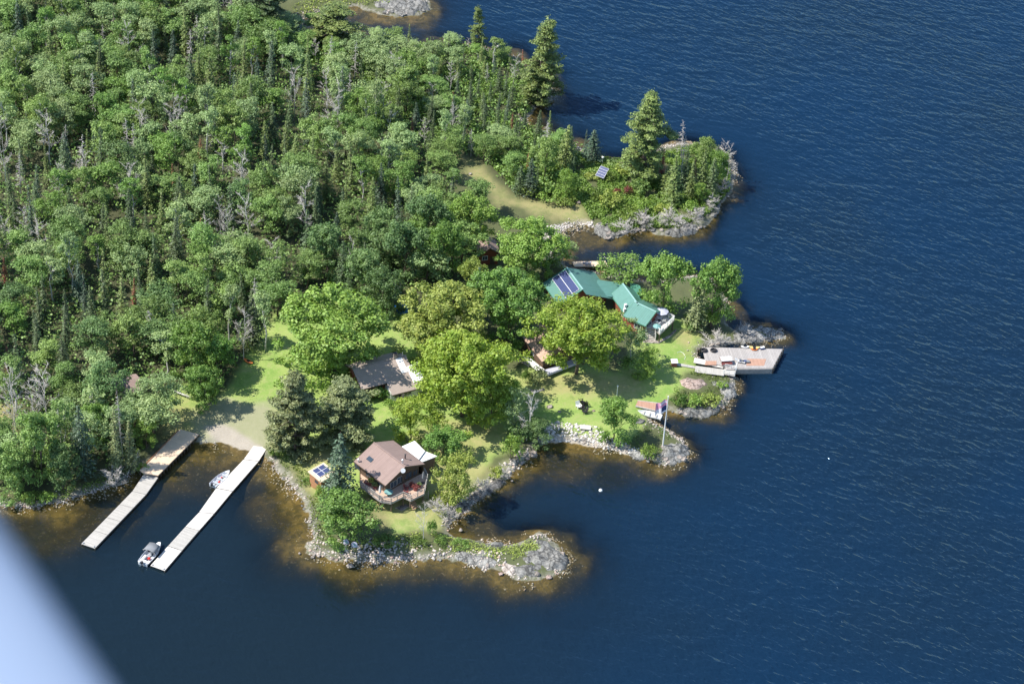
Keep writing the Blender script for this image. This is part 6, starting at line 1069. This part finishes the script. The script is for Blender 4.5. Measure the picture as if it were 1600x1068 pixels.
# small stones: one object
def stones(n, name, label, seed):
    r = np.random.default_rng(seed); V_ = []; F_ = []; idx = []; seg = WC; L_ = np.linalg.norm(np.roll(seg, -1, 0)-seg, axis=1); p_ = L_/L_.sum(); i = r.choice(len(seg), n*4, p=p_); q = seg[i]+(np.roll(seg, -1, 0)[i]-seg[i])*r.uniform(size=(n*4, 1))+r.normal(size=(n*4, 2))*np.array([.9, .9]); h, d = land_h(q); a_, b_ = proj(np.column_stack([q, h]))
    k = (h > -.8) & (fbm(q[:, 0], q[:, 1], 5, 61) > .47) & (a_ > -20) & (a_ < 1240) & (b_ > -20) & (b_ < 930) & (d < 3); q = q[k][:n]; h = h[k][:n]; oc = np.array([[1, 0, 0], [0, 1, 0], [-1, 0, 0], [0, -1, 0], [0, 0, .8], [0, 0, -.5]]); tf = np.array([[0, 1, 4], [1, 2, 4], [2, 3, 4], [3, 0, 4], [1, 0, 5], [2, 1, 5], [3, 2, 5], [0, 3, 5]])
    s = r.uniform(.07, .26, len(q)); v = q[:, None, :].repeat(6, 1); v = np.concatenate([v, h[:, None, None].repeat(6, 1)], 2)+oc[None]*s[:, None, None]*r.uniform(.6, 1.3, (len(q), 6, 1)); f = (tf[None]+np.arange(len(q))[:, None, None]*6).reshape(-1, 3)
    o = link_mesh(name, mesh_np(name, v.reshape(-1, 3), f, M['stones'])); return props(o, label, 'stones', None, 'stuff')
m, t, b = newmat('loose_stones'); geo = t.nodes.new('ShaderNodeNewGeometry'); t.links.new(ramp(t, geo.outputs['Random Per Island'], [(0, (.22, .20, .18)), (.4, (.42, .38, .33)), (.7, (.62, .56, .50)), (1, (.50, .36, .28))]), b.inputs['Base Color']); b.inputs['Roughness'].default_value = .9; M['stones'] = m
stones(6500, 'shore_stones', 'loose stones and pebbles along the waterline', 3)
def stones_in(poly, n, name, label, seed, lo, hi, mat):
    r = np.random.default_rng(seed); pw = W(poly); b0, b1 = pw.min(0), pw.max(0); q = np.column_stack([r.uniform(b0[0], b1[0], n*4), r.uniform(b0[1], b1[1], n*4)]); h, d = land_h(q); q, h = q[inside(q, pw) & (h > -.5)][:n], h[inside(q, pw) & (h > -.5)][:n]
    oc = np.array([[1, 0, 0], [0, 1, 0], [-1, 0, 0], [0, -1, 0], [0, 0, .8], [0, 0, -.5]]); tf = np.array([[0, 1, 4], [1, 2, 4], [2, 3, 4], [3, 0, 4], [1, 0, 5], [2, 1, 5], [3, 2, 5], [0, 3, 5]]); s = lo+(hi-lo)*r.uniform(size=len(q))**2.5
    v = np.concatenate([q[:, None, :].repeat(6, 1), h[:, None, None].repeat(6, 1)], 2)+oc[None]*s[:, None, None]*r.uniform(.6, 1.3, (len(q), 6, 1)); f = (tf[None]+np.arange(len(q))[:, None, None]*6).reshape(-1, 3); props(link_mesh(name, mesh_np(name, v.reshape(-1, 3), f, M[mat])), label, 'stones', None, 'stuff')
m, t, b = newmat('white_stones'); geo = t.nodes.new('ShaderNodeNewGeometry'); t.links.new(ramp(t, geo.outputs['Random Per Island'], [(0, (.30, .28, .25)), (.4, (.60, .57, .52)), (1, (.72, .66, .60))]), b.inputs['Base Color']); b.inputs['Roughness'].default_value = .9; M['stones_white'] = m
stones_in([(838,375),(855,358),(885,350),(925,348),(928,356),(885,368),(872,395),(870,414),(848,412)], 1300, 'beach_stones', 'white stones covering the curved cove beach', 5, .08, .32, 'stones_white')
stones_in([(836,668),(870,664),(935,672),(960,690),(1000,705),(985,712),(930,698),(900,690),(860,690),(836,696)], 900, 'bank_stones', 'white stones between the lawn and the sandy bay', 6, .08, .42, 'stones_white')
stones_in([(484,850),(560,846),(640,850),(705,862),(790,868),(790,890),(700,872),(560,878),(484,866)], 950, 'spit_stones', 'pale stones heaped along the stony shore of the point', 7, .08, .42, 'stones')
stones_in([(700,800),(760,750),(820,700),(838,705),(815,728),(770,765),(720,815),(700,830)], 500, 'steep_bank_stones', 'stones on the steep bank of the sandy bay', 8, .08, .4, 'stones')
def outcrop(pxs, h, mat, label, step=.2, rough=.95, name='rock_outcrop', seed=1, sc=1.4):
    pw = W(pxs); c_ = pw.mean(0); b0, b1 = pw.min(0)-.6, pw.max(0)+.6; X, Y = np.meshgrid(np.arange(b0[0], b1[0], step), np.arange(b0[1], b1[1], step)); q = np.column_stack([X.ravel(), Y.ravel()]); d = sdist(q, pw)+(fbm(q[:, 0], q[:, 1], 1.6, seed)-.5)*1.3; hh_, _d = land_h(q); base = max(np.median(np.maximum(hh_, 0)), .05)
    cr = np.abs(fbm(q[:, 0], q[:, 1], sc*1.6, seed+9, 4)-.5)*2; cr2 = np.abs(vnoise(q[:, 0]*.5+q[:, 1]*.9, q[:, 1]*.5-q[:, 0]*.4, sc, seed+5)-.5)*2
    z = np.where(d > 0, h*(1-np.exp(-np.maximum(d, 0)/.8))+base*.6, base*.6+d*1.2)+rough*h*(cr*.9+cr2*.5-.6)*np.clip(d/.8, 0, 1); ok_ = d > -.45; nx = X.shape[1]; idx = -np.ones(len(q), int); idx[ok_] = np.arange(ok_.sum()); i = (np.arange(X.shape[0]-1)[:, None]*nx+np.arange(nx-1)[None]).ravel(); f = np.stack([i, i+1, i+nx+1, i+nx], 1); f = idx[f]; f = f[(f >= 0).all(1)]
    v = np.column_stack([q-c_, z])[ok_]; o = link_mesh(name, mesh_np(name, v, f, M[mat], smooth=False)); o.location = (c_[0], c_[1], 0); return props(o, label, 'rock')
outcrop([(707,868.5),(727,857),(755.6,859),(776.6,870),(779,882),(758,885),(732,880),(713.6,876)], .9, 'rock_grey', 'long grey bedrock slab in the middle of the rocky point', seed=2)
outcrop([(755.6,850),(782,848),(787,857),(776.6,865),(758,858)], 1.0, 'rock_grey', 'small dark grey slab behind the long slab of the point', seed=3)
outcrop([(809,867),(831,859),(829,844),(847.5,842),(866,856),(886,873),(884,887),(860,897),(842,900),(812,902),(799,890)], .9, 'rock_grey', 'broad grey bedrock dome at the tip of the rocky point', seed=4)
outcrop([(780,870),(800,870),(808,885),(800,896),(785,890)], .4, 'rock_pale', 'low pale rocks joining the slab to the tip of the point', seed=5, rough=.9)
outcrop([(1030,700),(1050,692),(1072,698),(1076,708),(1062,722),(1038,724),(1024,714)], 1.2, 'rock_grey', 'fissured pale grey rock of the flagpole cape', seed=6, rough=.9)
outcrop([(965,696),(985,692),(1000,704),(1012,716),(1000,716),(980,708)], .5, 'rock_grey', 'low grey rock left of the bush at the flagpole cape', seed=7)
outcrop([(1056,600),(1072,592),(1098,598),(1106,606),(1098,615),(1078,616),(1062,609)], 1.1, 'rock_pink', 'smooth pink bedrock hump below the ramps', seed=8, rough=.25)
outcrop([(1100,600),(1125,592),(1146,600),(1146,616),(1132,626),(1122,612),(1105,610)], .8, 'rock_grey', 'rugged grey ledge right of the pink hump', seed=9, rough=.9)
outcrop([(1055,640),(1075,634),(1105,636),(1125,630),(1120,642),(1100,651),(1070,649)], .8, 'rock_grey', 'rugged grey ledge along the water below the pink hump', seed=10, rough=.9)
outcrop([(1100,532),(1130,524),(1160,516),(1200,514),(1222,520),(1222,528),(1180,534),(1140,538),(1105,542)], .9, 'rock_grey', 'long low grey ridge behind the timber dock', seed=11, rough=.9)
outcrop([(930,350),(958,346),(990,352),(980,366),(950,372),(930,364)], .7, 'rock_grey', 'grey rock at the inner shore of the headland', seed=12, rough=.8)
outcrop([(1040,352),(1070,348),(1092,352),(1084,364),(1060,370),(1040,366)], .7, 'rock_grey', 'grey rock at the outer cove shore of the headland', seed=13, rough=.8)
outcrop([(690,800),(705,790),(745,765),(780,745),(790,752),(750,780),(712,808),(700,818)], .7, 'rock_dark', 'dark grey rock face of the bank beside the sandy bay', seed=14, rough=.8)
outcrop([(575,5),(600,0),(640,-2),(668,4),(668,16),(645,24),(610,22),(585,14)], 1.0, 'rock_grey', 'pale grey rock of the far shore at the top edge', seed=15, rough=.7)
outcrop([(893,330),(915,318),(925,326),(905,338)], .5, 'rock_grey', 'low grey rock among the greenery at the track end', seed=16, rough=.8)

# ------------------------------------------------------------------ aircraft strut close to the camera
def camp(px, py, dist):
    d = ray(px, py); return CAM+d*dist
sA = camp(-272, 790, 1.25); sB = camp(97, 1325, 1.25); m_ = MB(); ax = Vector(sB-sA).normalized(); tc_ = V(fwd); sx = ax.cross(tc_).normalized(); sy = sx.cross(ax); half = 205/FPX*1.25*1.0; vs = []; n = 24; c0 = V(sA)-V(ax)*.5; c1 = V(sB)+V(ax)*.4; steps = 6
sgn = 1 if sx.dot(V(RT)) < 0 else -1
for i in range(steps+1):
    cc_ = c0.lerp(c1, i/steps)
    for k in range(n):
        t_ = 2*math.pi*k/n; vs.append(tuple(cc_+sx*sgn*math.cos(t_)*half*(1.15 if math.cos(t_) > 0 else 1)+sy*math.sin(t_)*half*.42))
bs = V(sA); m_.add([(v[0]-bs.x, v[1]-bs.y, v[2]-bs.z) for v in vs], [(i*n+k, i*n+(k+1) % n, (i+1)*n+(k+1) % n, (i+1)*n+k) for i in range(steps) for k in range(n)]+[tuple(range(n)), tuple(steps*n+k for k in range(n-1, -1, -1))]); o = m_.build('aircraft_strut', M['aircraft'], None, smooth=True); o.location = bs; props(o, 'blurred pale blue-white wing strut of the aircraft crossing the lower left corner', 'aircraft part')
print('objects', len(bpy.data.objects))
